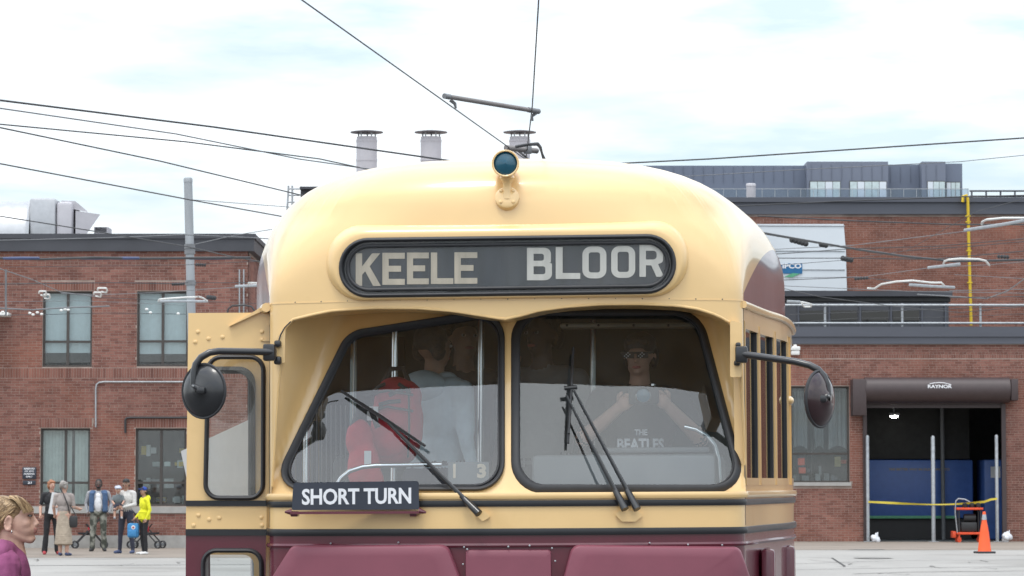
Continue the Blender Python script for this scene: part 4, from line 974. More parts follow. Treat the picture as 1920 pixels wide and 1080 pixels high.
b = MB(); rings = [ring(637, 445, 1266, 551, 55, -.023), ring(628, 436, 1275, 556.5, 63, -.025), ring(623, 431, 1280, 558, 66, -.021), ring(618, 426, 1285, 559.5, 69, -.009), ring(613, 421, 1290, 560.5, 72, .008), ring(608, 415, 1295, 561.5, 75, .06)]
# inner side wall too
rings.insert(0, ring(637, 445, 1266, 551, 55, .0))
n = len(rings[0]); b.add([p for r in rings for p in r], [(i * n + j, i * n + (j + 1) % n, (i + 1) * n + (j + 1) % n, (i + 1) * n + j) for i in range(len(rings) - 1) for j in range(n)])
hood = b.build('sign_hood', 'cream', tram, smooth=60)
MB().tube(ring(639, 446, 1264, 551, 52, -.026), .0145, 12, True, flat=.6).build('sign_gasket', 'rubber', tram)
MB().tube(ring(652, 458, 1252, 540, 42, -.016), .008, 8, True).build('sign_gasket_bead', 'rubber', tram)
def signsheet(y):
    v, t = cdt([(px, slope(px, py)) for px, py in rr(640, 447, 1263, 550, 52)], [], 30); return MB().add([ST(px, py, y) for px, py in v], t)
b = signsheet(-.005)
roll = b.build('destination_roll', 'roll_black', tram, smooth=0)
signsheet(-.014).build('sign_glass', 'sign_glass', tram)
# block letters
def ringpoly(x0, y0, x1, y1, r, w): return rounded([(x0, y0), (x1, y0), (x1, y1), (x0, y1)], r, 6), rounded([(x0 + w, y0 + w), (x1 - w, y0 + w), (x1 - w, y1 - w), (x0 + w, y1 - w)], max(.02, r - w), 6)
def glyph(ch):
    """unit letter: width .62, height 1, stroke .19; returns list of (outer, holes)"""
    w, s = .66, .185
    if ch == 'L': return [([(0, 0), (w, 0), (w, s), (s, s), (s, 1), (0, 1)], [])]
    if ch == 'E': return [([(0, 0), (w, 0), (w, s), (s, s), (s, .41), (.55, .41), (.55, .41 + s), (s, .41 + s), (s, 1 - s), (w, 1 - s), (w, 1), (0, 1)], [])]
    if ch == 'K': return [([(0, 0), (s, 0), (s, .34), (.27, .45), (.50, 0), (.72, 0), (.40, .60), (.70, 1), (.47, 1), (s, .60), (s, 1), (0, 1)], [])]
    if ch == 'O': o, i = ringpoly(0, 0, .70, 1, .26, s); return [(o, [i])]
    if ch == 'B':
        o = rounded([(0, 0), (.70, 0), (.70, .52), (.70, .54), (.67, .54), (.67, 1), (0, 1)], [.01, .2, .01, .01, .01, .2, .01], 5)
        o = rounded([(0, 0), (.70, 0), (.70, .53), (.60, .53), (.67, .55), (.67, 1), (0, 1)], [.005, .2, .12, .02, .12, .19, .005], 5)
        return [(o, [rounded([(s, s), (.70 - s, s), (.70 - s, .43), (s, .43)], [.01, .07, .07, .01], 4), rounded([(s, .60), (.66 - s, .60), (.66 - s, 1 - s), (s, 1 - s)], [.01, .07, .07, .01], 4)])]
    if ch == 'R':
        o = rounded([(0, 0), (s, 0), (s, .36), (.34, .36), (.49, 0), (.71, 0), (.53, .40), (.68, .45), (.68, 1), (0, 1)], [.005, .005, .005, .005, .005, .005, .03, .12, .22, .005], 5)
        return [(o, [rounded([(s, .54), (.68 - s, .54), (.68 - s, 1 - s), (s, 1 - s)], [.01, .1, .1, .01], 4)])]
def word(txt, boxes, y, m):
    for ch, (px0, px1, pyt, pyb) in zip(txt, boxes):
        for o, hs in glyph(ch):
            v, t = cdt(o, hs, 0); gw = max(p[0] for p in o)
            MB().add([ST(px0 + (px1 - px0) * x / gw, pyb + (pyt - pyb) * z, y) for x, z in v], t).build('letter', m, roll, smooth=0)
word('KEELE', [(667, 714, 475, 536), (717, 759, 474, 534), (763, 804, 473.5, 533), (808, 850, 473.5, 532.5), (852, 895, 473, 532)], -.009, 'beige_letter')
word('BLOOR', [(988, 1035, 464.5, 525.5), (1042, 1088, 463, 523), (1092, 1137, 462, 522), (1146, 1191, 461, 521), (1199, 1245, 459, 519)], -.009, 'grey_letter')
# ---- roof headlight
c = T(948, 307, -.02); RX = Matrix.Rotation(pi / 2, 3, 'X')          # +Z of the lathe -> -Y
r0 = 25 / FPX * 13.25
hd = MB(); hd.lathe([(.008, -.135), (.028, -.128), (.044, -.10), (r0 * .95, -.04), (r0, 0), (r0 * 1.04, .012), (r0 * 1.0, .020), (r0 * .9, .018)], c, RX, 32, ends=False)
head = hd.build('roof_headlight', 'cream', tram)
MB().lathe([(r0 * .91, .005), (r0 * .6, .014), (.001, .018)], c, RX, 32, ends=False).build('lens', 'blue_lens', head)
MB().tube([c + Vector((cos(a * .26) * r0 * .955, -.016, sin(a * .26) * r0 * .955)) for a in range(24)], .0045, 6, True).build('lens_ring', 'cream', head)
p1 = T(950, 371, .20)
st = MB(); st.lathe([(.027, 0), (.018, .03), (.018, .065), (.024, .078), (.032, .088), (.026, .10)], (c.x + .004, c.y + .045, c.z - r0 - .088), None, 20); st.build('stem', 'cream', head)
zf0 = p1.z; yb0 = .30
R0 = Matrix.Rotation(radians(66), 3, 'X')
fl = MB(); fl.lathe([(.050, -.05), (.050, .004), (.045, .009), (.02, .012)], (c.x + .004, c.y + .038, c.z - r0 - .082), R0, 24); fl.build('flange', 'cream', head)
for a in (45, 135, 225, 315):
    p = Vector((c.x + .004, c.y + .038, c.z - r0 - .082)) + R0 @ Vector((.037 * cos(radians(a)), .037 * sin(radians(a)), .008)); MB().lathe([(.008, 0), (.007, .006), (.003, .009)], p, R0, 8).build('bolt', 'cream', head)
# ---- dash boards at the bottom of the front
def board(q, rad, name, m, y0, th):
    lp = densify(rounded(q, rad, 6)); n = len(lp); cx = (min(p[0] for p in lp) + max(p[0] for p in lp)) / 2; b = MB(); vs = []
    def at(px, py, dy): p = T(px, py, 0); return (p.x, plan_y(p.x) * .75 + y0 + dy + (p.z - 1.0) * .10, p.z)
    def sc(off): return [(cx + (px - cx) * off, py + (1 - off) * 200 * min(1, max(0, (1060 - py) / 30))) for px, py in lp]
    for off, dy in ((1.0, .03), (1.0, -th + .025), (.992, -th + .006), (.978, -th)): vs += [at(px, py, dy) for px, py in sc(off)]
    b.add(vs, [(i * n + j, i * n + (j + 1) % n, (i + 1) * n + (j + 1) % n, (i + 1) * n + j) for i in range(3) for j in range(n)])
    c0 = sc(.978); cy = (min(p[1] for p in c0) + max(p[1] for p in c0)) / 2; g = []
    for off in (1, .85, .6, .35, .12): g += [at(cx + (px - cx) * off, cy + (py - cy) * off, -th) for px, py in c0]
    b.add(g + [at(cx, cy, -th)], [(i * n + j, i * n + (j + 1) % n, (i + 1) * n + (j + 1) % n, (i + 1) * n + j) for i in range(4) for j in range(n)] + [(4 * n + j, 4 * n + (j + 1) % n, 5 * n) for j in range(n)])
    o = b.build(name, m, tram, smooth=0); bm = bmesh.new(); bm.from_mesh(o.data); bmesh.ops.remove_doubles(bm, verts=bm.verts[:], dist=.0005); bmesh.ops.recalc_face_normals(bm, faces=bm.faces[:]); bm.to_mesh(o.data); bm.free()
    o.data.polygons.foreach_set('use_smooth', [True] * len(o.data.polygons)); o.data.set_sharp_from_angle(angle=radians(50)); return o
board([(404, 1240), (922, 1240), (840, 1021), (545, 1023)], [10, 10, 18, 16], 'dash_board', 'maroon_board', -.01, .085)
board([(1016, 1240), (1467, 1240), (1388, 1026), (1073, 1021)], [10, 10, 16, 18], 'dash_board', 'maroon_board', -.01, .085)
hatch = board([(872, 1180), (1036, 1180), (1034, 1029), (872, 1029)], [5, 5, 7, 7], 'dash_hatch', 'maroon_board', -.012, .03)
for px, py in ((620, 1019), (747, 1017), (870, 1026), (876, 1030), (953, 1025), (993, 1023), (1035, 1028), (1218, 1018), (1290, 1021), (1354, 1022), (868, 1058), (1041, 1052)):
    p = T(px, py, .02); y = plan_y(p.x) - .012; p = T(px, py, y); MB().lathe([(.0042, 0), (.004, .003), (.0015, .005)], p, RX, 8).build('bolt', 'steel', tram)
for q0, q1 in (((1426, 1028), (1452, 1200)), ((1459, 1022), (1489, 1200))):
    yl = .75 if q0[0] < 1450 else 1.6; a, c2 = T(q0[0], q1[1], yl), T(q1[0], q0[1], yl)
    MB().span((a.x, yl - .12, a.z), (c2.x, yl + .25, c2.z), bev=.02).build('side_panel', 'maroon', tram)
# ---- side windows
def pos_at(yy, sgn):
    P = PR
    for (x0, y0), (x1, y1) in zip(P, P[1:]):
        if y0 <= yy <= y1 and y1 > y0: t = (yy - y0) / (y1 - y0); return Vector((sgn * (x0 + (x1 - x0) * t), yy, 0)), Vector((sgn * (x1 - x0), y1 - y0, 0)).normalized()
    return Vector((sgn * P[-1][0], yy, 0)), Vector((0, 1, 0))
def sidewall(sgn, ya, yb, z0, z1, name, m, inset=0.0, th=.02, parent=None, out=0.0):
    n = max(1, int((yb - ya) / .12)); vs = []; b = MB()
    for i in range(n + 1):
        p, t = pos_at(ya + (yb - ya) * i / n, sgn); nrm = Vector((sgn * t.y, -sgn * t.x, 0)) if sgn > 0 else Vector((-t.y, t.x, 0))
        nrm = Vector((sgn * abs(t.y), -abs(t.x), 0))
        a = p + nrm * (out - inset); c = p + nrm * (out - inset - th)
        vs += [a + Vector((0, 0, z0)), a + Vector((0, 0, z1)), c + Vector((0, 0, z1)), c + Vector((0, 0, z0))]
    fs = [(4 * i + j, 4 * i + 4 + j, 4 * i + 4 + (j + 1) % 4, 4 * i + (j + 1) % 4) for i in range(n) for j in range(4)] + [(0, 1, 2, 3), (4 * n + 3, 4 * n + 2, 4 * n + 1, 4 * n)]
    b.add(vs, fs); return b.build(name, m, parent or tram, smooth=40)
ZW = 2.342
def sidewindow(sgn, ya, yb, z0=SILL + .03, z1=ZW - .06):
    f = sidewall(sgn, ya, ya + .015, z0, z1, 'window_frame', 'cream', -.004, .05)
    sidewall(sgn, yb - .015, yb, z0, z1, 'stile', 'cream', -.004, .05, f)
    sidewall(sgn, ya + .015, yb - .015, z1 - .03, z1, 'top_rail', 'cream', -.002, .045, f); sidewall(sgn, ya + .015, yb - .015, z0, z0 + .03, 'bottom_rail', 'cream', -.002, .045, f)
    sidewall(sgn, ya + .016, ya + .038, z0 + .03, z1 - .03, 'seal', 'rubber', .004, .03, f); sidewall(sgn, yb - .038, yb - .016, z0 + .03, z1 - .03, 'seal', 'rubber', .004, .03, f)
    sidewall(sgn, ya + .038, yb - .038, z0 + .03, z1 - .03, 'pane', 'car_glass', .016, .004, f)
sidewall(1, .235, 13.6, SILL, SILL + .03, 'side_sill', 'cream'); sidewall(1, .235, 13.6, ZW - .06, ZW, 'side_header', 'cream')
sidewall(-1, 1.30, 13.6, SILL, SILL + .03, 'side_sill', 'cream'); sidewall(-1, .235, 13.6, ZW - .06, ZW, 'side_header', 'cream')
ys = [.262, .66, 1.04, 1.5]
for a, c2 in ((.245, .70), (.72, 1.16), (1.18, 1.62)): sidewindow(1, a, c2)
for a, c2 in ((.70, .72), (1.16, 1.18), (1.62, 1.75)): sidewall(1, a, c2, SILL + .03, ZW - .06, 'post', 'cream', .012, .04)
for k in range(14):
    y0 = 1.75 + k * .82
    sidewindow(1, y0, y0 + .70); sidewall(1, y0 + .70, y0 + .82, SILL + .03, ZW - .06, 'post', 'cream', .002)
    sidewindow(-1, y0, y0 + .70); sidewall(-1, y0 + .70, y0 + .82, SILL + .03, ZW - .06, 'post', 'cream', .002)
sidewall(-1, 1.30, 1.75, SILL + .03, ZW - .06, 'post', 'cream', .002)
for sg in (1, -1): sidewall(sg, .226, .232, 1.43, 2.335, 'corner_seam', 'wire_copper', 0, .004, None, .0012)
# rain gutter above the side windows, curling down at the end
b = MB()
g = []
for i in range(26):
    yy = .20 + i * .075; p, t = pos_at(yy, 1); g.append(p + Vector((abs(t.y) * .008, 0, 2.350 - .03 * (max(0, yy - 1.2) / .9) ** 2)))
b.tube(g, .016, 8, flat=.8); b.build('rain_gutter', 'cream', tram)
g = []
for i in range(14):
    yy = .20 + i * .10; p, t = pos_at(yy, -1); g.append(p + Vector((-abs(t.y) * .02, 0, 2.352)))
MB().tube(g, .020, 8).build('rain_gutter', 'cream', tram)
p, t = pos_at(1.7, 1); MB().ell(p + Vector((-.005, -.02, 1.985)), (.026, .07, .022)).build('marker_lamp', 'cream', tram)
p, t = pos_at(1.95, 1); MB().lathe([(.05, 0), (.055, .01), (.03, .014)], p + Vector((-.05, 0, 2.53)), Matrix.Rotation(pi / 2, 3, 'Y'), 20).build('roof_vent_ring', 'rubber', tram)
# ---- open front door leaf at the left
YD = .32
def dp(px, py, y=YD): return T(px, py, y)
door = None
lpo = [(347.5, 1200), (497, 1200), (508, 586), (353, 587)]
win1 = rounded([(383, 937), (495, 937), (496, 666), (389, 666)], [26, 26, 26, 26], 6); win2 = rounded([(378, 1190), (492, 1190), (492, 1030), (379, 1030)], [20, 20, 26, 26], 6)
v2, t2 = cdt(lpo, [win1, win2], 0)
def seg_mat(py): return 0
b = MB(); th = .035
cut = [(355, 998)]
# split the leaf at the belt so the cream and maroon paint meet on an edge
def leaf(outer, holes, m, name, par):
    v, t = cdt(outer, holes, 0); b = MB(); n = len(v)
    b.add([dp(x, y) for x, y in v] + [dp(x, y, YD + th) for x, y in v], t + [tuple(n + i for i in reversed(q)) for q in t])
    for lp in [outer] + holes:
        k = len(lp); b.add([dp(x, y) for x, y in lp] + [dp(x, y, YD + th) for x, y in lp], [(i, (i + 1) % k, k + (i + 1) % k, k + i) for i in range(k)])
    return b.build(name, m, par, smooth=0)
door = leaf([(348.5, 997), (499, 997), (508, 586), (353, 587)], [win1], 'cream', 'door', tram)
leaf([(347.5, 1200), (497, 1200), (499, 997.4), (348.5, 997.4)], [win2], 'maroon', 'lower_panel', door)
for (y0, y1) in ((938.5, 949), (992, 1004)):
    MB().prism([(348, y0), (499.5, y0), (499.5, y1), (348, y1)], lambda x, y: dp(x, y, YD - .008), lambda x, y: dp(x, y, YD + .002)).build('belt_stripe', 'black_paint', door, smooth=0)
for lp in (win1, win2):
    MB().tube([dp(x, y, YD - .005) for x, y in [((p[0] - 438) * .965 + 438, (p[1] - (800 if lp is win1 else 1110)) * .975 + (800 if lp is win1 else 1110)) for p in lp]], .0235, 12, True, flat=.42).build('gasket', 'rubber', door)
    b = MB(); b.add([dp(x, y, YD + .014) for x, y in lp], [tuple(range(len(lp)))]); b.build('pane', 'win_glass' if lp is win2 else 'door_glass', door, smooth=0)
for q in ((371, 622), (391, 635), (417, 632), (366, 641), (491, 622), (491, 637), (372, 966), (392, 974), (411, 971), (363, 985), (490, 970), (491, 985)):
    MB().lathe([(.0095, -.001), (.0085, .003), (.0035, .005)], dp(*q), RX, 10).build('rivet', 'cream', door)
MB().span(dp(493, 640) + Vector((0, -.01, 0)), dp(508, 637) + Vector((0, .01, .001))).build('hinge_strap', 'cream', door, smooth=0)
# inner leaf folded behind, seen through the glass as a second gasket
YD2 = .62
w3 = rounded([(375, 960), (472, 960), (472, 694), (380, 694)], 24, 6)
w4 = rounded([(372, 1185), (476, 1185), (476, 1040), (374, 1040)], 20, 6); v, t = cdt([(352, 1190), (505, 1190), (505, 610), (356, 610)], [w3, w4], 0); b = MB(); n = len(v)
b.add([T(x, y, YD2) for x, y in v] + [T(x, y, YD2 + .03) for x, y in v], t + [tuple(n + i for i in reversed(q)) for q in t]); b.build('inner_leaf', 'cream', door, smooth=0)
MB().tube([T(x, y, YD2 - .01) for x, y in w3], .016, 8, True).build('inner_gasket', 'rubber', door)
b = MB(); b.prism([(430, 612), (520, 570), (520, 560), (512, 562), (440, 606)], lambda x, y: T(x, y, .30), lambda x, y: T(x, y, .5)); b.build('door_drip_rail', 'cream', tram, smooth=0)
# ---- mirrors
def mirror(c, rx, rz, arm, y0, brk, turn, m2):
    cc = T(c[0], c[1], y0[-1])
    s = 13.1 / FPX
    R = Matrix.Rotation(turn, 3, 'Z') @ RX
    mb = MB(); r = rz * s
    mb.lathe([(.010, .034), (r * .22, .033), (r * .30, .027), (r * .55, .022), (r * .78, .011), (r * .93, -.002), (r, -.012), (r * 1.0, -.018), (r * .97, -.022)], cc, R, 36, ends=False)
    mb.lathe([(r * .96, -.020), (.001, -.021)], cc, R, 36, ends=False)
    mr = mb.build('mirror', m2, tram)
    MB().tube([cc + R @ Vector((cos(a * pi / 18) * r, sin(a * pi / 18) * r, -.010)) for a in range(36)], .006, 6, True).build('rim', 'rubber', mr)
    MB().tube([T(px, py, y) for (px, py), y in zip(arm, y0)], .0145, 12).build('arm', 'black_metal', mr)
    a = T(*arm[-1], y0[-1]); MB().tube([a, a + (cc - a) * .4 + Vector((0, -.045, 0)), cc + Vector((0, -.045, 0))], .011, 10).build('neck', 'black_metal', mr)
    MB().box(cc + Vector((0, -.045, 0)), (.035, .03, .03), bev=.008).build('clamp', 'black_metal', mr)
    for px, py, w, h, yb in brk:
        MB().box(T(px, py, yb), (w, .05, h), bev=.008).build('bracket', 'black_metal', mr)
    return mr
mirror((379.5, 733), 42, 50.5, [(512, 660), (470, 659.5), (410, 658.5), (393, 661), (377, 670), (367, 683), (363, 700), (363, 722)], [.02, -.02, -.08, -.09, -.10, -.10, -.11, -.11], [(505, 661, .05, .07, .03), (521, 645, .028, .03, .10), (521, 676, .03, .035, .10), (514, 661, .02, .04, .06)], radians(-30), 'black_metal')
mirror((1541, 748), 28, 52.5, [(1392, 664), (1440, 671), (1490, 678), (1518, 685), (1534, 693), (1545, 706), (1551, 722), (1553, 742)], [.05, 0, -.04, -.06, -.07, -.08, -.085, -.085], [(1390, 665, .05, .07, .06), (1384, 647, .022, .022, .09), (1382, 681, .026, .024, .09)], radians(58), 'mirror_maroon_reflection')
MB().prism(rounded([(1369, 707), (1391, 707), (1391, 606), (1369, 600)], 3, 3), lambda x, y: T(x, y, .115), lambda x, y: T(x, y, .19)).build('mirror_plate', 'cream', tram, smooth=0)
MB().prism(rounded([(517, 683), (534, 680), (535, 606), (517, 640)], 3, 3), lambda x, y: T(x, y, .115), lambda x, y: T(x, y, .19)).build('mirror_plate', 'cream', tram, smooth=0)
MB().tube([T(523, 638, .11), T(526, 628, .11), T(534, 614, .10), T(545, 603, .08)], .003, 6).build('cable', 'wire', tram)
# ---- wipers
def glass_pt(px, py, off):
    p = onwall(px, py); y = p.y
    if p.z < SILL + .02: y = min(y, plan_y(p.x) - .012)
    return T(px, py, y - off)
def wiper(piv, arm, blade, w=.011, off=.05):
    p0 = glass_pt(*piv, .05)
    root = MB().tube([p0, p0 + (glass_pt(*arm, off) - p0) * .16], [.017, .013], 10).build('wiper', 'black_metal', tram)
    a = p0 + (glass_pt(*arm, off) - p0) * .16
    MB().tube([a, a.lerp(glass_pt(*arm, off), .5), glass_pt(*arm, off)], [w, w * .8, w * .6], 8, flat=.6).build('arm', 'black_metal', root)
    if blade:
        b0, b1 = [glass_pt(*q, off * .55) for q in blade]
        MB().tube([b0, b0.lerp(b1, .5), b1], [.006, .009, .006], 6).build('blade', 'rubber', root)
        MB().tube([b0.lerp(b1, .12) - Vector((0, .012, 0)), b0.lerp(b1, .5) - Vector((0, .022, 0)), b0.lerp(b1, .9) - Vector((0, .012, 0))], .005, 6).build('blade_bow', 'black_metal', root)
    return root
wiper((898, 963), (728, 793), [(640, 733), (797, 836)])
wiper((1195, 955), (1076, 732), None); wiper((1172, 955), (1062, 742), [(1075, 652), (1065, 831)])
a, c2 = glass_pt(1058, 728, .05), glass_pt(1082, 726, .05); MB().tube([a, c2], .009, 8).build('wiper_link', 'black_metal', tram)
for q in ([(888, 962), (905, 955), (921, 968), (905, 978)], [(1152, 964), (1163, 957), (1196, 957), (1206, 966), (1192, 978), (1166, 978)]):
    q2 = rounded(q, 4, 3); MB().prism(q2, lambda x, y: T(x, y, plan_y(T(x, y, 0).x) - .02), lambda x, y: T(x, y, plan_y(T(x, y, 0).x) + .01)).build('wiper_base', 'cream', tram, smooth=30)
# ---- bracket for the board
b = MB(); pa, pb = T(545, 961.5, -.03), T(786, 960, -.03); b.span((pa.x, -.05, pa.z - .006), (pb.x, plan_y(.5), pb.z + .004)); b.build('sign_bracket', 'maroon', tram, smooth=0)
for (p0, p1) in (((534, 960), (547, 960)), ((785, 958), (799, 961))):
    MB().tube([T(*p0, -.03), T(*p1, -.03)], [.004, .014] if p0[0] < 600 else [.014, .004], 8).build('bracket_wing', 'maroon', tram)
for px in (553, 776): MB().box(T(px, 963.5, .01), (.03, .08, .022), bev=.004).build('bracket_clip', 'maroon', tram)
st = thing('route_board', 'dark SHORT TURN board with white letters on the streetcar front', 'sign')
lp = rounded([(547, 956.5), (786, 955), (785, 901.5), (550, 905)], [3, 3, 5, 5], 4)
MB().prism(lp, lambda x, y: TW(x, y, -.034), lambda x, y: TW(x, y, -.018)).build('board', 'sign_black', st, smooth=0)
vs, fs = textmesh('SHORT TURN', 1, 1, .028, .98)
MB().add([TW(668.5 + v.x * 205, 930.5 - v.z * 30.5 - v.x * 2.6, -.0355) for v in vs], fs).build('lettering', 'white_letter', st, smooth=0)
# ---- interior
MB().span((-1.1, 5.0, .78), (1.1, 5.06, 2.9)).build('interior_bulkhead', 'interior_green', tram, smooth=0)
b = MB(); b.add([(-1.0, .55, 2.50), (1.0, .55, 2.50), (1.1, 5, 2.62), (-1.1, 5, 2.62)], [(0, 1, 2, 3)]); b.build('ceiling', 'interior_green', tram, smooth=0)
MB().span((-.9, .42, 2.40), (.9, .55, 2.52)).build('roll_sign_box', 'room_dark', tram, smooth=0)
a, c2 = T(1050, 615, 1.2), T(1345, 604, 1.2); lampbox = MB().span((a.x, 1.2, a.z), (c2.x, 1.32, c2.z), bev=.01).build('ceiling_rail', 'rail_cream', tram)
for px in (1063, 1122, 1188, 1253): MB().lathe([(.006, 0), (.004, .004)], T(px, 610, 1.199), RX, 8).build('screw', 'black_metal', lampbox)
def itube(name, pts, yl, r, m='chrome'): return MB().tube([T(x, y, yl) for x, y in pts], r, 10).build(name, m, tram)
itube('grab_pole', [(741, 590), (738, 905)], .85, .014); itube('grab_pole', [(902, 580), (900, 905)], 1.5, .016); itube('grab_pole', [(1112, 600), (1110, 920)], 2.2, .014)
itube('grab_pole', [(574, 780), (573, 930)], .40, .012); itube('grab_pole', [(664, 600), (660, 930)], 2.6, .016)
itube('grab_rail', [(630, 912), (640, 896), (656, 883), (680, 875.5), (705, 873), (828, 871)], .33, .010)
itube('grab_rail', [(1283, 800), (1305, 805), (1325, 817), (1340, 835), (1347, 860), (1350, 905)], .55, .010)
a, c2 = T(1000, 960, .5), T(1340, 852, .5); MB().span((a.x, .36, a.z), (c2.x, .72, c2.z), bev=.02).build('dash_console', 'interior_grey', tram)
a, c2 = T(1130, 850, .62), T(1330, 838, .62); MB().span((a.x, .60, a.z), (c2.x, .72, c2.z), bev=.01).build('console_lid', 'interior_grey', tram)
for k in range(9): MB().span(T(575 + 9 * k, 930, 1.5), T(577.5 + 9 * k, 760, 1.52)).build('door_louvre', 'interior_grey', tram, smooth=0)
MB().span((-1.05, 2.9, .78), (-.62, 2.95, 2.35)).build('partition', 'room_dark', tram, smooth=0)
# seats further back
for k in range(3):
    for sx in (-.7, .75): MB().span((sx - .22, 2.2 + .8 * k, .79), (sx + .22, 2.32 + .8 * k, 1.75), bev=.04).build('seat_back', 'interior_grey', tram)
a, c2 = T(840, 905, .36), T(917, 864, .36)
nb = thing('number_box', 'small dark box showing the pale digits 1 and 3 behind left windscreen', 'sign')
b = MB(); b.prism([(840, 912), (917, 912), (917, 866), (840, 866)], lambda x, y: TW(x, y, .30), lambda x, y: TW(x, y, .36)); b.build('box', 'interior_grey', nb, smooth=0)
for ch, px, sx in (('1', 852, 5), ('3', 903, 17)):
    vs, fs = textmesh(ch, 1, 1, .05); MB().add([TW(px + v.x * sx, 883 - v.z * 27, .297) for v in vs], fs).build('digit', 'digit_cream', nb, smooth=0)
# ================================================================== overhead wires
ZW0 = 5.7
def wire(pts, label, r=.0085, z=ZW0, m='wire', name='overhead_wire', sag=0.0, cat='wire'):
    P = [WZ(px, py, z) for px, py in pts]; Q = []
    def runs_on(q, a): return q[0] < 1 or q[0] > 1899 or q[1] < 0 or (480 < q[0] < 1475 and q[1] > 270 and a.normalized().y > .3)     # the wire carries on out of view
    if len(P) > 1:
        a0, a1 = P[0] - P[1], P[-1] - P[-2]
        if runs_on(pts[0], a0): P.insert(0, P[0] + a0.normalized() * (2 if 480 < pts[0][0] < 1475 and pts[0][1] > 0 else 14))
        if runs_on(pts[-1], a1): P.append(P[-1] + a1.normalized() * (2 if 480 < pts[-1][0] < 1475 and pts[-1][1] > 0 else 14))
    for a, c in zip(P, P[1:]):
        for k in range(8): t = k / 8; Q.append(a.lerp(c, t) - Vector((0, 0, sag * 4 * t * (1 - t))))
    Q.append(P[-1])
    return tag(MB().tube(Q, r, 6).build(name, m), label, cat)
wire([(555, -8), (955, 277)], 'contact wire slanting down from the top edge to the roof headlight', .0075, 5.7)
wire([(1010.5, -8), (998, 200), (986, 300)], 'near vertical contact wire above the roof headlight', .0075, 5.7)
wire([(-20, 185.5), (400, 238), (862, 304)], 'topmost wire of the left sky fan, ending behind the roof crown', .011)
wire([(-20, 200), (330, 251), (560, 298), (722, 321)], 'second wire from top on the left, crossing the third near the left chimney', .008, m='wire_grey')
wire([(-20, 231), (350, 266), (600, 298), (710, 322)], 'third wire from top on the left, nearly parallel to the second', .008)
wire([(-20, 235), (300, 302), (565, 366)], 'fourth left wire, running down to the dark rooftop box', .009)
wire([(-20, 303), (353, 374), (535, 407)], 'left wire crossing the top of the grey pole', .0095)
wire([(353, 374), (540, 388)], 'faint thin wire from the pole toward the streetcar roof', .005, m='wire_grey')
wire([(-20, 402), (180, 434), (350, 462)], 'wire crossing the silver roof duct and reaching the pole clamp', .009)
wire([(350, 462), (430, 480), (500, 493)], 'short wire from pole clamp down to the streetcar roof corner', .010)
wire([(-20, 451), (200, 446), (345, 440), (480, 446), (520, 449)], 'wire lying along the left dark parapet', .008, m='wire_grey')
wire([(365, 458), (440, 441), (510, 430)], 'thin wire rising from the pole to the streetcar roof', .006, m='wire_grey')
cb = wire([(-20, 484), (80, 486), (180, 483), (260, 485), (345, 484), (470, 483)], 'thick dark cable bundle with blue wrapping across the left brick wall', .022, 5.7)
for px, w in ((40, 34), (182, 30), (235, 26), (395, 40)):
    a, c = WZ(px - w, 484.5, 5.7), WZ(px + w, 484, 5.7); o = MB().tube([a, a.lerp(c, .5), c], [.024, .029, .024], 8).build('wrapping', 'blue_tape', cb)
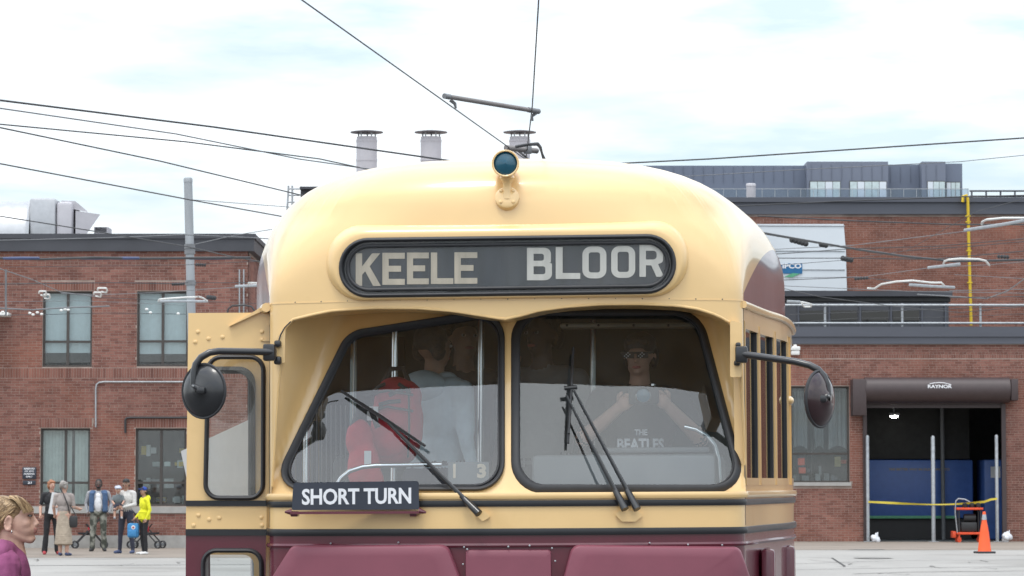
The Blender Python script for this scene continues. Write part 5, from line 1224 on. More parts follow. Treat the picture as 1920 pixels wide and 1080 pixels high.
for i, (p, r, m, z, lab) in enumerate((
    ([(-20, 501), (340, 497), (480, 490)], .006, 'wire', 5.6, 'thin wire just under the blue wrapped cable bundle'),
    ([(-20, 533), (210, 530), (330, 532), (352, 530)], .012, 'wire', 5.4, 'wire above the upper left windows, with bead insulator near the pole'),
    ([(366, 530), (470, 530), (500, 528)], .009, 'wire', 5.4, 'wire from the pole to the streetcar at upper window height'),
    ([(-20, 497), (60, 524), (115, 548), (180, 556)], .012, 'wire_grey', 5.4, 'slack twisted wire falling from the left edge to the upper left window'),
    ([(115, 550), (190, 553), (300, 548), (480, 536)], .008, 'wire_grey', 5.4, 'wire over the tops of the two upper left windows'),
    ([(180, 557), (300, 563), (480, 569)], .007, 'wire', 5.4, 'low wire from the white hooks across the second upper window'),
    ([(-20, 577), (60, 581), (120, 577), (205, 574)], .020, 'wire_grey', 5.2, 'lumpy grey cable left of the first upper window'),
    ([(-20, 592), (200, 587), (350, 589)], .008, 'wire', 5.2, 'low dark wire crossing both upper left windows'),
    ([(-20, 566), (150, 564), (345, 572)], .006, 'wire_grey', 5.2, 'thin grey wire crossing the first upper window'),
    ([(1170, 306), (1330, 298), (1930, 258)], .012, 'wire', 5.7, 'dark wire rising across the sky above the grey apartment block'),
    ([(1230, 334), (1500, 318), (1800, 303), (1930, 290)], .006, 'wire_grey', 5.7, 'faint pale wire in front of the grey apartment block'),
    ([(1390, 386), (1560, 378), (1800, 369), (1930, 366)], .011, 'wire', 5.7, 'dark wire in front of the brick hall parapet'),
    ([(1420, 405), (1600, 414), (1790, 421), (1930, 421)], .013, 'wire', 5.7, 'dark wire along the top of the white sign panel'),
    ([(1340, 468), (1440, 468), (1600, 460), (1815, 433), (1930, 411)], .008, 'wire_grey', 5.6, 'grey wire rising right to the top section insulator'),
    ([(1380, 428), (1460, 442), (1540, 456), (1610, 468), (1700, 481), (1790, 490), (1930, 487)], .026, 'wire', 5.6, 'thick dark cable bundle sagging across the white sign panel'),
    ([(1340, 484), (1460, 484), (1600, 484), (1750, 486), (1930, 470)], .010, 'wire', 5.6, 'level dark wire through the middle of the white sign panel'),
    ([(1340, 497), (1462, 497), (1580, 488), (1700, 470), (1830, 397), (1930, 370)], .006, 'wire', 5.6, 'thin dark wire climbing steeply to the yellow pipe top'),
    ([(1340, 476), (1462, 476), (1600, 466), (1750, 462), (1930, 447)], .009, 'wire', 5.6, 'dark wire just above the blue logo'),
    ([(1340, 521), (1480, 521), (1620, 519), (1745, 502), (1860, 496), (1930, 490)], .007, 'wire_grey', 5.5, 'grey wire leading to the middle section insulator'),
    ([(1340, 525), (1470, 525), (1600, 520), (1640, 523), (1790, 540)], .009, 'wire', 5.4, 'dark wire at the lower edge of the white sign panel'),
    ([(1340, 541), (1470, 541), (1540, 557), (1700, 577), (1800, 586), (1930, 574)], .009, 'wire', 5.3, 'slack wire drooping over the dark roof enclosure'),
    ([(1340, 536), (1470, 536), (1700, 546), (1930, 550)], .008, 'wire_grey', 5.3, 'grey wire along the enclosure roof edge'),
    ([(1720, 552), (1790, 556), (1850, 560), (1890, 545), (1915, 527)], .016, 'wire_grey', 5.3, 'twisted pale cable rising toward the right edge'),
    ([(1780, 558), (1930, 556)], .010, 'wire', 5.3, 'short dark wire right of the yellow pipe'),
    ([(1780, 545), (1930, 542)], .008, 'wire_grey', 5.3, 'short pale wire right of the yellow pipe'),
    ([(1480, 590), (1700, 582), (1930, 573)], .008, 'wire', 5.0, 'low wire crossing the pipe railing'),
    ([(1700, 470), (1830, 461), (1930, 452)], .008, 'wire', 5.5, 'wire at the right between the two upper section insulators'),
    ([(1790, 515), (1930, 523)], .007, 'wire_grey', 5.4, 'thin grey wire under the middle section insulator'),
    ([(1480, 605), (1600, 597), (1760, 595), (1930, 588)], .006, 'wire', 5.0, 'lowest dark wire between the railing bars'))):
    wire(p, lab, r * .76, z, m)
# insulators and hangers
def bead(px, py, z, n, dx, dy, lab, r=.035, m='wire'):
    b = MB(); t = thing('strain_insulator', lab, 'insulator', group='bead insulators on the wires')
    a, c = WZ(px, py, z), WZ(px + dx, py + dy, z); ax = (c - a).normalized(); Rm = ax.to_track_quat('Z', 'Y').to_matrix()
    MB().tube([a, c], r * .35, 6).build('core', m, t)
    for k in range(n): MB().lathe([(r * .3, -.012), (r, 0), (r * .3, .014)], a.lerp(c, (k + .5) / n), Rm, 10).build('shed', m, t)
bead(322, 533, 5.4, 6, 24, -1, 'bead insulator on the wire left of the pole'); bead(366, 496, 5.6, 5, 20, 1, 'bead insulator just right of the pole')
bead(388, 557, 5.4, 4, 16, 2, 'dark bead insulator above the second upper window', .05)
bead(1482, 449, 5.6, 5, 32, 9, 'large dark insulator hanging on the cable over the sign panel', .05); bead(1537, 458, 5.6, 3, 14, 3, 'smaller dark insulator right of the large one on the sign panel', .042)
bead(1578, 484, 5.6, 4, 20, 4, 'dark insulator at the right edge of the white sign panel', .05)
bead(1602, 523, 5.4, 5, 26, -2, 'dark insulator at the left end of the lowest section insulator', .035); bead(1870, 481, 5.6, 4, 22, 1, 'dark insulator at the right between yellow pipe and edge', .042)
def section(bar, bow, z, lab):
    t = thing('section_insulator', lab, 'insulator', group='section insulators with white bows')
    P = [WZ(x, y, z) for x, y in bar]; MB().tube(P, .026, 8, flat=.6).build('bar', 'steel', t); MB().tube([WZ(x, y, z) for x, y in bow], .018, 8).build('bow', 'white_plastic', t)
section([(1808, 432), (1880, 421), (1930, 412)], [(1841, 421), (1842, 416), (1850, 412), (1880, 409), (1930, 409)], 5.5, 'top section insulator at the right edge with white bow')
section([(1740, 502), (1800, 495)], [(1769, 494), (1771, 490), (1778, 487), (1800, 485), (1835, 486), (1848, 489), (1855, 497)], 5.5, 'middle section insulator crossing the yellow pipe')
section([(1705, 534), (1750, 537), (1790, 539)], [(1627, 540), (1640, 541), (1652, 533), (1680, 528), (1710, 526), (1745, 530), (1765, 530), (1770, 535)], 5.3, 'lowest section insulator with long white bow above dark enclosure')
section([(296, 565), (390, 565)], [(297, 564), (300, 561), (340, 558), (365, 557), (372, 556), (381, 559), (388, 564)], 5.3, 'section insulator in front of the second upper left window')
section([(441, 537), (490, 535)], [(465, 534), (467, 530), (485, 531), (490, 533)], 5.3, 'small section insulator beside the streetcar roof corner')
section([(1476, 565), (1500, 566)], [(1500, 566), (1512, 568), (1522, 571), (1520, 575), (1508, 575), (1503, 568)], 5.3, 'white hook insulator on the upper railing bar beside the streetcar')
def hook(px, py, z, lab, w=12):
    t = thing('wire_hanger', lab, 'hanger', group='white wire hangers'); P = [(px, py), (px + 1, py - 4), (px + w, py - 4), (px + w + 2, py + 1), (px + w, py + 5), (px + w - 8, py + 3)]
    MB().tube([WZ(x, y, z) for x, y in P], .017, 6).build('hook', 'white_plastic', t)
hook(73, 550, 5.4, 'white wire hanger at the left corner of the first upper window'); hook(82, 556, 5.4, 'second white hanger just below the one at window corner', 10)
hook(183, 544, 5.4, 'white wire hanger at the right corner of the first upper window', 16); hook(176, 552, 5.4, 'small white hanger under the right corner one', 12)
t = thing('wire_hanger', 'pale vertical dropper with clamps at the far left edge', 'hanger'); MB().tube([WZ(11, 505, 5.3), WZ(11, 592, 5.3 - (87 / FPX * 55))], .018, 6).build('dropper', 'wire_grey', t)
b = MB(); random.seed(2)
for px, py in ((5, 585), (12, 590), (62, 590), (70, 586), (78, 589), (115, 582), (122, 580), (128, 581), (56, 587), (275, 580), (282, 586), (334, 588)):
    b.ell(WZ(px, py, 5.2), (.036, .036, .026), n=8, m=5)
kind(tag(b.build('wire_clamps', 'white_plastic'), 'row of small pale wire clamps low on the left wires', 'clamps'), 'stuff')
# insulated spreader bar between the contact wires
sp = thing('spreader_bar', 'grey insulated spreader bar between contact wires above the streetcar', 'wire spreader')
za = 5.72; a, c = WZ(833, 180, za), WZ(1010, 209, za)
MB().tube([a.lerp(c, .06), a.lerp(c, .88)], .026, 12).build('rod', 'spreader', sp)
for q0, q1 in ((0, .055), (.885, 1)): MB().tube([a.lerp(c, q0), a.lerp(c, q1)], .030, 12).build('end_sleeve', 'wire_grey', sp)
for px, py, w in ((853, 184, 1), (997, 208, -1)):
    p = WZ(px, py, za); MB().tube([p + Vector((-.05 * w, 0, -.02)), p + Vector((0, 0, -.06)), p + Vector((.01, 0, -.11))], [.02, .018, .012], 8).build('wire_clamp', 'wire_grey', sp)
sp2 = thing('spreader_bar', 'dark crossbar with clamps just behind the roof headlight', 'wire spreader')
a, c = WZ(948, 277, 5.7), WZ(1007, 283, 5.7); MB().tube([a, c], .035, 10).build('rod', 'spreader', sp2); MB().box(a.lerp(c, .7), (.10, .1, .09), bev=.01).build('clamp', 'wire_grey', sp2)
MB().tube([WZ(968, 275, 5.7), WZ(990, 271, 5.7), WZ(1008, 270, 5.7), WZ(1013, 276, 5.7), WZ(1016, 287, 5.7), WZ(1020, 298, 5.7)], [.02, .018, .022, .02, .015, .022], 8).build('hook', 'wire', sp2)
MB().tube([WZ(972, 283, 5.7), WZ(990, 298, 5.7)], .015, 6).build('stay', 'wire', sp2)
# conduits on the return wall and arched pipe near the streetcar corner
for px in (449, 457): tag(MB().tube([W(px, 590, YL - .06), W(px, 505, YL - .06)], .02, 6).build('conduit', 'steel'), 'left of the twin vertical conduits at the brick building corner' if px == 449 else 'right of the twin vertical conduits at the brick building corner', 'pipe')
tag(MB().tube([W(426, 590, YL - .2), W(428, 579, YL - .2), W(436, 573, YL - .2), W(460, 572, YL - .2), W(472, 575, YL - .2), W(478, 584, YL - .2)], .025, 6).build('bent_pipe', 'wire'), 'dark arched pipe above the open streetcar door', 'pipe')
# ================================================================== people
def pm(name, col, rough=.8, **k):
    if name not in M: M[name] = mat(name, col, rough, **k)
    return name
SK = dict(fair=(.46, .27, .20), tan=(.33, .19, .13), dark=(.075, .042, .032), mid=(.50, .30, .23))
for k, c in SK.items(): M['skin_' + k] = mat('skin_' + k, c, .5, var=.06, vscale=20)
for k, c in dict(black=(.018, .018, .021), white=(.66, .66, .68), offwhite=(.55, .54, .52), taupe=(.28, .245, .23), tan=(.36, .30, .235), denim=(.055, .10, .19), greyknit=(.30, .30, .32), navy=(.035, .038, .06), yellow=(.66, .66, .02), bluecap=(.02, .06, .30), shoe_red=(.38, .05, .06), shoe_blue=(.06, .08, .16), shoe_white=(.7, .7, .7), lightblue=(.48, .60, .66), grey=(.20, .205, .21), magenta=(.29, .045, .17), vest=(.13, .15, .16), redbag=(.46, .018, .035), cap_grey=(.40, .42, .50), lips=(.42, .13, .12), bluebag=(.05, .22, .46)).items():
    M['cloth_' + k] = mat('cloth_' + k, c, .85, var=.14, vscale=9, bump=.5, bscale=16)
for k, c in dict(ginger=(.32, .13, .06), grey=(.26, .24, .22), black=(.012, .011, .011), blond=(.42, .28, .14), brown=(.06, .04, .03)).items(): M['hair_' + k] = mat('hair_' + k, c, .5, var=.35, vscale=40, bump=.5, bscale=70)
M['cloth_magenta'] = mat('cloth_magenta', (.25, .065, .16), .85, var=.18, vscale=5, bump=.9, bscale=8)
def camo():
    m = mat('cloth_camo', (.055, .06, .048), .9, var=.3, vscale=14, dirt=((.30, .30, .26), 7, .47)); return m
M['cloth_camo'] = camo()
M['eye_white'] = mat('eye_white', (.36, .34, .32), .3); M['eye_dark'] = mat('eye_dark', (.02, .018, .016), .3)
def person(label, base, H, yaw, c, armL=None, armR=None, head=(0, 0), wide=1.0, voxel=.011, legs=True, stance=.09, lean=0.0, headless=False, extra=None, group=None, skirt=None, flare=0, dup_up=1.0):
    """c: dict of materials skin/top/fore/pants/shoe ; arms: (elbow, wrist) in the body frame of a 1.7 m figure facing -Y"""
    F = Figure(); s = H / 1.7; sk = c['skin']; top = c['top']; fore = c.get('fore', top); pan = c['pants']; shoe = c['shoe']; w = wide
    for sx in (-1, 1):
        hx = .085 * w; fx = stance
        F.cap((sx * hx, 0, .88), (sx * (hx * .6 + fx * .45), -.015, .48), .082 * w, .058 * w, pan)
        F.cap((sx * (hx * .6 + fx * .45), -.015, .48), (sx * fx, .02, .09), .056 * w, .042 + flare, c.get('shin', pan))
        F.cap((sx * fx, .035, .045), (sx * (fx + .035), -.14, .033), .043, .036, shoe)
    F.ell((0, 0, .94), (.165 * w, .115 * w, .13), c.get('hip', pan))
    F.ell((0, -.005 - .03 * (w - 1), 1.07), (.150 * w, .115 * w + .04 * (w - 1), .17), top)
    F.ell((0, lean * .5, 1.25), (.170 * w, .118 * w, .19), top)
    F.cap((-.135 * w, lean, 1.385), (.135 * w, lean, 1.385), .062, .062, top)
    if not headless:
        F.cap((0, lean, 1.38), (0, lean - .01, 1.52), .056, .050, sk)
    arms = [(armL or ((.245, .03, 1.13), (.25, -.05, .88))), (armR or ((-.245, .03, 1.13), (-.25, -.05, .88)))]
    tips = []
    for (e, h), sx in zip(arms, (1, -1)):
        e, h = Vector(e), Vector(h); sh = Vector((sx * .175 * w, lean, 1.375))
        F.cap(sh, e, .056 * (w + 1) / 2, .043, top); F.cap(e, h, .042, .030, fore); d = (h - e).normalized()
        F.ell(h + d * .045, (.030, .042, .050), c.get('hand', sk), d.to_track_quat('Z', 'Y').to_matrix())
        side = d.cross(Vector((0, 1, 0)) if abs(d.y) < .8 else Vector((0, 0, 1))).normalized(); nrm = side.cross(d).normalized()
        curl = nrm * (1 if nrm.y < 0 else -1)
        if c.get('curl'): curl = Vector(c['curl'])
        for q, (off, ln) in enumerate(((-.027, .060), (-.009, .074), (.010, .069), (.027, .052))):
            a0 = h + d * .062 + side * off; a1 = a0 + d * ln * .5 + curl * .010; a2 = a1 + d * ln * .35 + curl * .028
            F.post.tube([a0, a1, a2], [.0095, .0088, .0068], 7, mi=F.mi(c.get('hand', sk)))
        a0 = h + d * .025 + side * .028 * -sx; F.post.tube([a0, a0 + d * .028 + side * -.022 * sx + curl * .012, a0 + d * .055 + side * -.024 * sx + curl * .024], [.012, .0105, .008], 7, mi=F.mi(c.get('hand', sk)))
        tips.append(h + d * .05)
    hd = Vector((0, lean - .012, 1.53)); RH = Matrix.Rotation(head[0], 3, 'Z') @ Matrix.Rotation(head[1], 3, 'X')
    def hp(x, y, z): return hd + RH @ Vector((x, y, z))
    if not headless:
        F.ell(hp(0, .022, .088), (.073, .092, .085), sk, RH); F.ell(hp(0, -.028, .042), (.056, .062, .072), sk, RH)
        F.cap(hp(-.03, -.03, .005), hp(.03, -.03, .005), .028, .028, sk); F.ell(hp(0, -.066, -.012), (.024, .02, .02), sk, RH)
        F.cap(hp(0, -.085, .075), hp(0, -.107, .045), .010, .015, sk); F.cap(hp(-.028, -.078, .092), hp(.028, -.078, .092), .012, .012, sk)
        for sx in (-1, 1):
            F.ell(hp(sx * .075, .018, .055), (.011, .020, .032), sk, RH)
            F.post.ell(hp(sx * .030, -.0835, .074), (.0135, .007, .0075), RH, F.mi('eye_white'), 10, 6); F.post.ell(hp(sx * .030, -.0895, .074), (.0065, .004, .0065), RH, F.mi('eye_dark'), 8, 5)
        F.post.ell(hp(0, -.0865, .012), (.024, .008, .0075), RH, F.mi(c.get('lips', 'cloth_lips')), 12, 6)
    if extra: extra(F, hp)
    o = F.build('person', voxel, smooth=3, scale=s)
    o.location = base; o.rotation_euler = (0, 0, yaw); tag(o, label, 'person', group)
    R0 = Matrix.Rotation(yaw, 3, 'Z')
    info = dict(o=o, s=s, hp=lambda x, y, z: hp(x, y, z) * s, L=lambda v: Vector(v) * s, world=lambda v: Vector(base) + R0 @ (Vector(v) * s), tips=tips, RH=RH)
    return info
def wear(info, name, fn, m, voxel=.012, smooth=2):
    """a garment, hair or cap: its own fused volume, child of the person"""
    F = Figure(); fn(F, m if isinstance(m, str) else m[0]); return F.build(name, voxel, info['o'], smooth, scale=1.0)
def hair(info, m, vol=1.0, long=0, cap=None, fringe=True, curly=0):
    hp, s, RH = info['hp'], info['s'], info['RH']; random.seed(int(vol * 100) + long)
    def fn(F, mm):
        F.ell(hp(0, .034, .104), (.080 * s * vol, .092 * s * vol, .082 * s * vol), mm, RH)
        if fringe: F.cap(hp(-.045, -.052, .140), hp(.045, -.052, .140), .022 * s, .022 * s, mm)
        for sx in (-1, 1): F.ell(hp(sx * .062 * vol, .045, .055), (.026 * s * vol, .052 * s, .06 * s), mm, RH)
        if long: F.ell(hp(0, .075, .02), (.070 * s * vol, .042 * s, .07 * s), mm, RH)
        for k in range(curly):
            a, e = random.uniform(0, 2 * pi), random.uniform(-.2, 1.4)
            F.ell(hp(cos(a) * cos(e) * .078 * vol, .04 + abs(sin(a)) * (1 if sin(a) > 0 else -.75) * cos(e) * .085 * vol, .10 + sin(e) * .082 * vol), (.020 * s,) * 3, mm, None, 10, 6)
    wear(info, 'hair', fn, m, .008)
def hat(info, m, brim=True, name='cap'):
    hp, s, RH = info['hp'], info['s'], info['RH']
    def fn(F, mm):
        F.ell(hp(0, .022, .118), (.083 * s, .100 * s, .068 * s), mm, RH)
        if brim: F.ell(hp(0, -.105, .120), (.060 * s, .062 * s, .012 * s), mm, RH)
    return wear(info, name, fn, m, .007)
def at_feet(px, pyt, pyb):
    p = WZ(px, pyb, 0); return p, (pyb - pyt) / FPX * p.y
# 1: ginger haired woman in black, facing the camera
p, H = at_feet(96, 902, 1040)
A = person('woman in black top and flared black trousers holding a white sheet, ginger hair', p, H, radians(18), dict(skin='skin_fair', top='cloth_black', fore='skin_fair', pants='cloth_black', shoe='cloth_shoe_red'), armL=((.235, -.05, 1.12), (.12, -.24, 1.12)), armR=((-.25, .03, 1.13), (-.27, -.08, .93)), flare=.028, stance=.15, head=(radians(12), 0), wide=1.06, lean=.01)
hair(A, 'hair_ginger', 1.06, 1, curly=10)
pw = A['world']((.06, -.30, 1.17)); sh = MB(); sh.box((0, 0, 0), (.30, .006, .50), 0, Matrix.Rotation(radians(10), 3, 'Y') @ Matrix.Rotation(radians(12), 3, 'Z')); o = sh.build('paper_sheet', 'poster', smooth=0); o.location = pw; tag(o, 'large white paper sheet held between the two women', 'paper')
# 2: grey haired woman from behind
p, H = at_feet(121, 904, 1042)
B_ = person('grey haired woman seen from behind in taupe shirt and long tan skirt', p + Vector((0, -.15, 0)), H, radians(168), dict(skin='skin_fair', top='cloth_taupe', fore='skin_fair', pants='skin_fair', shoe='cloth_shoe_blue'), armR=((-.235, .0, 1.12), (-.28, -.20, 1.08)) , armL=((.24, .03, 1.13), (.25, -.06, .95)), stance=.08, wide=1.08, head=(radians(-20), 0))
hair(B_, 'hair_grey', 1.10, 0, curly=16)
def skirt(F, m):
    s = B_['s']
    for i in range(18): z = (1.0 - i * .042) * s; r = (.155 + .0035 * i) * s; F.ell((0, .005, z), (r, r * .80, .05 * s), m, None, 20, 8)
wear(B_, 'skirt', skirt, 'cloth_tan', .014)
hb_ = thing('handbag', 'black shoulder bag with long strap hanging on the grey haired woman', 'handbag', B_['world']((-.24, .02, .80)), (0, 0, radians(168)))
MB().span((-.09, -.06, -.15), (.11, .05, .12), bev=.045).build('bag_body', 'cart_black', hb_)
MB().tube([(.08, .0, .1), (.10, .09, .35), (.20, .13, .62), (.30, .08, .74), (.34, -.05, .72), (.26, -.13, .55), (.08, -.11, .28), (-.05, -.05, .1)], .012, 6).build('strap', 'cart_black', hb_)
# 3: man in denim vest and camo trousers
p, H = at_feet(184, 899, 1034)
C_ = person('bearded man in denim jacket with grey sleeves, white shirt and camouflage trousers', p, H * .995, radians(4), dict(skin='skin_dark', top='cloth_greyknit', pants='cloth_camo', shoe='cart_black'), armL=((.30, .03, 1.13), (.25, -.07, .92)), armR=((-.30, .03, 1.13), (-.25, -.07, .92)), wide=1.22, stance=.14, flare=.02)
hair(C_, 'hair_black', 1.0, 0, fringe=False)
def beard(F, m):
    hp, s = C_['hp'], C_['s']; F.ell(hp(0, -.045, .0), (.058 * s, .05 * s, .042 * s), m); [F.ell(hp(sx * .052, -.02, .03), (.02 * s, .03 * s, .04 * s), m) for sx in (-1, 1)]
wear(C_, 'beard', beard, 'hair_black', .009)
def tee(F, m):
    s = C_['s']; F.ell((0, -.075 * s, 1.12 * s), (.105 * s, .105 * s, .23 * s), m); F.ell((0, -.05 * s, 1.28 * s), (.095 * s, .105 * s, .12 * s), m)
wear(C_, 'shirt', tee, 'cloth_white')
def vest(F, m):
    s = C_['s']
    for sx in (-1, 1):
        for i in range(12): z = (.96 + .037 * i); F.ell((sx * .150 * s, -.045 * s, z * s), (.075 * s, .125 * s, .05 * s), m, None, 16, 8)
        F.ell((sx * .13 * s, -.02 * s, 1.39 * s), (.09 * s, .10 * s, .06 * s), m)
    F.ell((0, .06 * s, 1.2 * s), (.20 * s, .11 * s, .24 * s), m)
wear(C_, 'denim_vest', vest, 'cloth_denim')
# 4: man with dark cap holding the child
p, H = at_feet(236, 899, 1038)
D_ = person('man in dark cap and white sweatshirt carrying a small child on his arm', p, H, radians(-22), dict(skin='skin_tan', top='cloth_offwhite', fore='cloth_offwhite', pants='cloth_navy', shoe='cloth_shoe_blue'), armL=((.25, -.05, 1.12), (.05, -.26, 1.06)), armR=((-.26, -.02, 1.14), (-.08, -.29, 1.04)), stance=.17, head=(radians(25), 0), wide=1.1)
hair(D_, 'hair_black', .98); hat(D_, 'cart_black')
K_ = None
def child():
    F = Figure(); c = 'skin_fair'
    F.ell((0, .005, .50), (.075, .078, .082), c); F.ell((0, -.03, .465), (.052, .05, .05), c); F.cap((0, -.075, .475), (0, -.083, .465), .01, .012, c); F.cap((0, 0, .36), (0, 0, .44), .04, .035, c)
    F.ell((0, 0, .25), (.105, .085, .15), 'cloth_vest'); F.ell((0, 0, .12), (.10, .09, .08), 'cloth_navy')
    for sx in (-1, 1):
        F.cap((sx * .10, 0, .33), (sx * .14, -.05, .22), .035, .03, 'cloth_vest'); F.cap((sx * .14, -.05, .22), (sx * .10, -.14, .17), .028, .022, c); F.ell((sx * .095, -.165, .165), (.022, .026, .02), c)
        F.cap((sx * .06, -.02, .10), (sx * .08, -.15, .02), .052, .042, 'cloth_navy'); F.cap((sx * .08, -.15, .02), (sx * .08, -.17, -.14), .036, .028, c); F.cap((sx * .08, -.17, -.16), (sx * .085, -.23, -.17), .03, .026, 'cloth_greyknit')
        for k in range(4): F.post.tube([(sx * .095 + (k - 1.5) * .010, -.18, .165), (sx * .095 + (k - 1.5) * .010, -.197, .158), (sx * .095 + (k - 1.5) * .010, -.203, .147)], [.0055, .005, .004], 6, mi=F.mi(c))
        F.post.ell((sx * .028, -.072, .485), (.009, .005, .007), None, F.mi('eye_dark'), 8, 5)
    F.post.ell((0, -.081, .447), (.014, .005, .005), None, F.mi('cloth_lips'), 8, 5)
    o = F.build('person', .010); o.location = D_['world']((-.10, -.20, .98)); o.rotation_euler = (0, 0, radians(8)); tag(o, 'small child in pale cap and grey vest carried on the arm of a man', 'person')
    H_ = Figure(); H_.ell((0, .005, .535), (.083, .088, .055), 'cloth_cap_grey'); H_.ell((0, -.09, .530), (.055, .05, .011), 'cloth_cap_grey'); H_.build('cap', .008, o, 2)
child()
# 5: person in yellow jacket
p, H = at_feet(270, 914, 1040)
E_ = person('person in blue cap and bright yellow jacket holding a blue backpack', p, H, radians(-58), dict(skin='skin_tan', top='cloth_yellow', hip='cloth_yellow', pants='cloth_black', shoe='cloth_shoe_white'), armR=((-.20, .02, 1.12), (-.16, -.16, .93)), armL=((.24, .04, 1.13), (.24, -.06, .90)), stance=.08, wide=.98)
hair(E_, 'hair_black', .98, 1); hat(E_, 'cloth_bluecap')
wear(E_, 'hood', lambda F, m: F.ell(Vector((0, .08, 1.42)) * E_['s'], (.11, .075, .08), m), 'cloth_yellow')
wear(E_, 'jacket_hem', lambda F, m: [F.ell(Vector((0, 0, .90 + .03 * i)) * E_['s'], (.178, .135, .035), m) for i in range(7)], 'cloth_yellow')
bp = E_['world']((-.17, -.22, .63)); bk = thing('backpack', 'bright blue child backpack with round badge hanging from a hand', 'backpack', bp, (0, 0, radians(-8)))
MB().span((-.14, -.08, -.19), (.14, .08, .15), bev=.06).build('bag_body', 'cloth_bluebag', bk); MB().span((-.10, -.11, -.16), (.10, -.075, -.01), bev=.025).build('front_pocket', 'cloth_bluebag', bk)
MB().lathe([(.05, 0), (.045, .006)], (.02, -.083, .05), RX, 18).build('badge', 'poster', bk); MB().lathe([(.025, 0), (.022, .004)], (.02, -.090, .05), RX, 14).build('badge_centre', 'cloth_shoe_red', bk)
MB().tube([(-.05, 0, .14), (-.04, 0, .22), (.0, 0, .26), (.04, 0, .22), (.05, 0, .14)], .012, 6).build('handle', 'cart_black', bk)
# strollers
def stroller(px, py, rz, lab):
    p = WZ(px, py, 0); t = thing('stroller', lab, 'stroller', (p.x, p.y + .4, 0), (0, 0, rz), 'folding strollers behind the waiting people')
    for sx in (-.2, .2):
        MB().tube([(-.38, sx, .1), (.05, sx, .55), (.42, sx, .95), (.50, sx, .96)], .017, 8).build('push_bar', 'cart_black', t); MB().tube([(.35, sx, .1), (.0, sx, .5), (-.1, sx, .62)], .016, 8).build('leg', 'cart_black', t)
        for x in (-.38, .35):
            for d in (-.03, .03):
                w = MB().tube([(x + cos(a * pi / 8) * .075, sx + d, .1 + sin(a * pi / 8) * .085) for a in range(16)], .016, 7, True).build('wheel', 'rubber', t)
                MB().lathe([(.012, -.012), (.045, -.006), (.045, .006), (.012, .012)], (x, sx + d, .1), RX, 12).build('hub', 'interior_grey', w)
    MB().tube([(.50, -.2, .96), (.50, .2, .96)], .018, 8).build('handle', 'rubber', t)
    q = [(-.30, .36), (.05, .33), (.16, .80), (.11, .82), (.01, .40), (-.30, .41)]
    MB().prism(q, lambda x, z: (x, -.18, z), lambda x, z: (x, .18, z)).build('seat', 'cloth_black', t); MB().span((-.05, -.13, .42), (.03, .13, .56), bev=.03).build('cushion', 'cloth_redbag', t)
stroller(165, 1029, 0.2, 'black folding stroller behind the man in camouflage trousers'); stroller(270, 1029, pi - .2, 'black folding stroller behind the person in yellow jacket')

# ------------------------------------------------------------------ near woman at the left edge
YN = 14.4; SN = FPX / YN
bx = W(20, 981, YN); base = Vector((bx.x - .02, YN, 0))
def nx(px, py, y=0.0):                                      # profile pixel -> world, y metres away from the head centre plane
    p = W(px, py, YN); p.y = YN + y; return p
G_ = person('woman with short blond hair and magenta top in profile at the left edge', base, 1.60, radians(90), dict(skin='skin_fair', top='cloth_magenta', pants='cloth_navy', shoe='cloth_shoe_white'), headless=True, wide=1.0, voxel=.010)
o = G_['o']
Fh = Figure(); sk = 'skin_near'
M['skin_near'] = mat('skin_near', (.56, .345, .265), .45, var=.07, vscale=30, bump=.12, bscale=160)
k = 1 / SN
def px(d): return d * k
Fh.ell(nx(6, 969), (px(40), .072, px(36)), sk); Fh.ell(nx(36, 981), (px(27), .058, px(34)), sk); Fh.ell(nx(45, 960), (px(18.5), .054, px(18)), sk)
Fh.ell(nx(44, 993), (px(23), .050, px(19)), sk)
Fh.cap(nx(61.5, 968), nx(71, 981.5), px(3.4), px(3.6), sk, n=12, step=.006); Fh.ell(nx(66, 984), (px(6), .015, px(3.6)), sk); Fh.ell(nx(72, 981.8), (px(2.6), .008, px(2.8)), sk)
for sy in (-.030, .030): Fh.cap(nx(22, 1000, sy * 1.25), nx(57, 1012, sy * .4), px(10), px(7.5), sk)
Fh.ell(nx(58.5, 1009.5), (px(8.6), .021, px(7.5)), sk); Fh.ell(nx(51, 996), (px(15.5), .036, px(14)), sk)
Fh.ell(nx(66.2, 992.3), (px(4.6), .020, px(3.0)), 'lips_near'); Fh.ell(nx(65.2, 997.6), (px(4.8), .018, px(3.0)), 'lips_near'); M['lips_near'] = mat('lips_near', (.46, .22, .19), .4)
Fh.cap(nx(54, 961, -.045), nx(62, 962, -.02), px(3.2), px(3.0), sk); Fh.ell(nx(47, 982, -.028), (px(13), .027, px(12)), sk)
Fh.cap(nx(16, 998), nx(20, 1046), px(23.5), px(26), sk); Fh.cap(nx(26, 1012), nx(32, 1042), px(17), px(18), sk)
for a in range(14):
    an = a / 14 * 2 * pi; Fh.ell(nx(20 + 6.2 * cos(an) + 1.5 * sin(an), 981 - 13 * sin(an), -.074), (px(2.3), .009, px(2.6)), sk, None, 10, 6)
Fh.ell(nx(20.5, 981, -.066), (px(5.6), .008, px(12)), sk); Fh.ell(nx(23.5, 993, -.072), (px(3.4), .008, px(4)), sk)
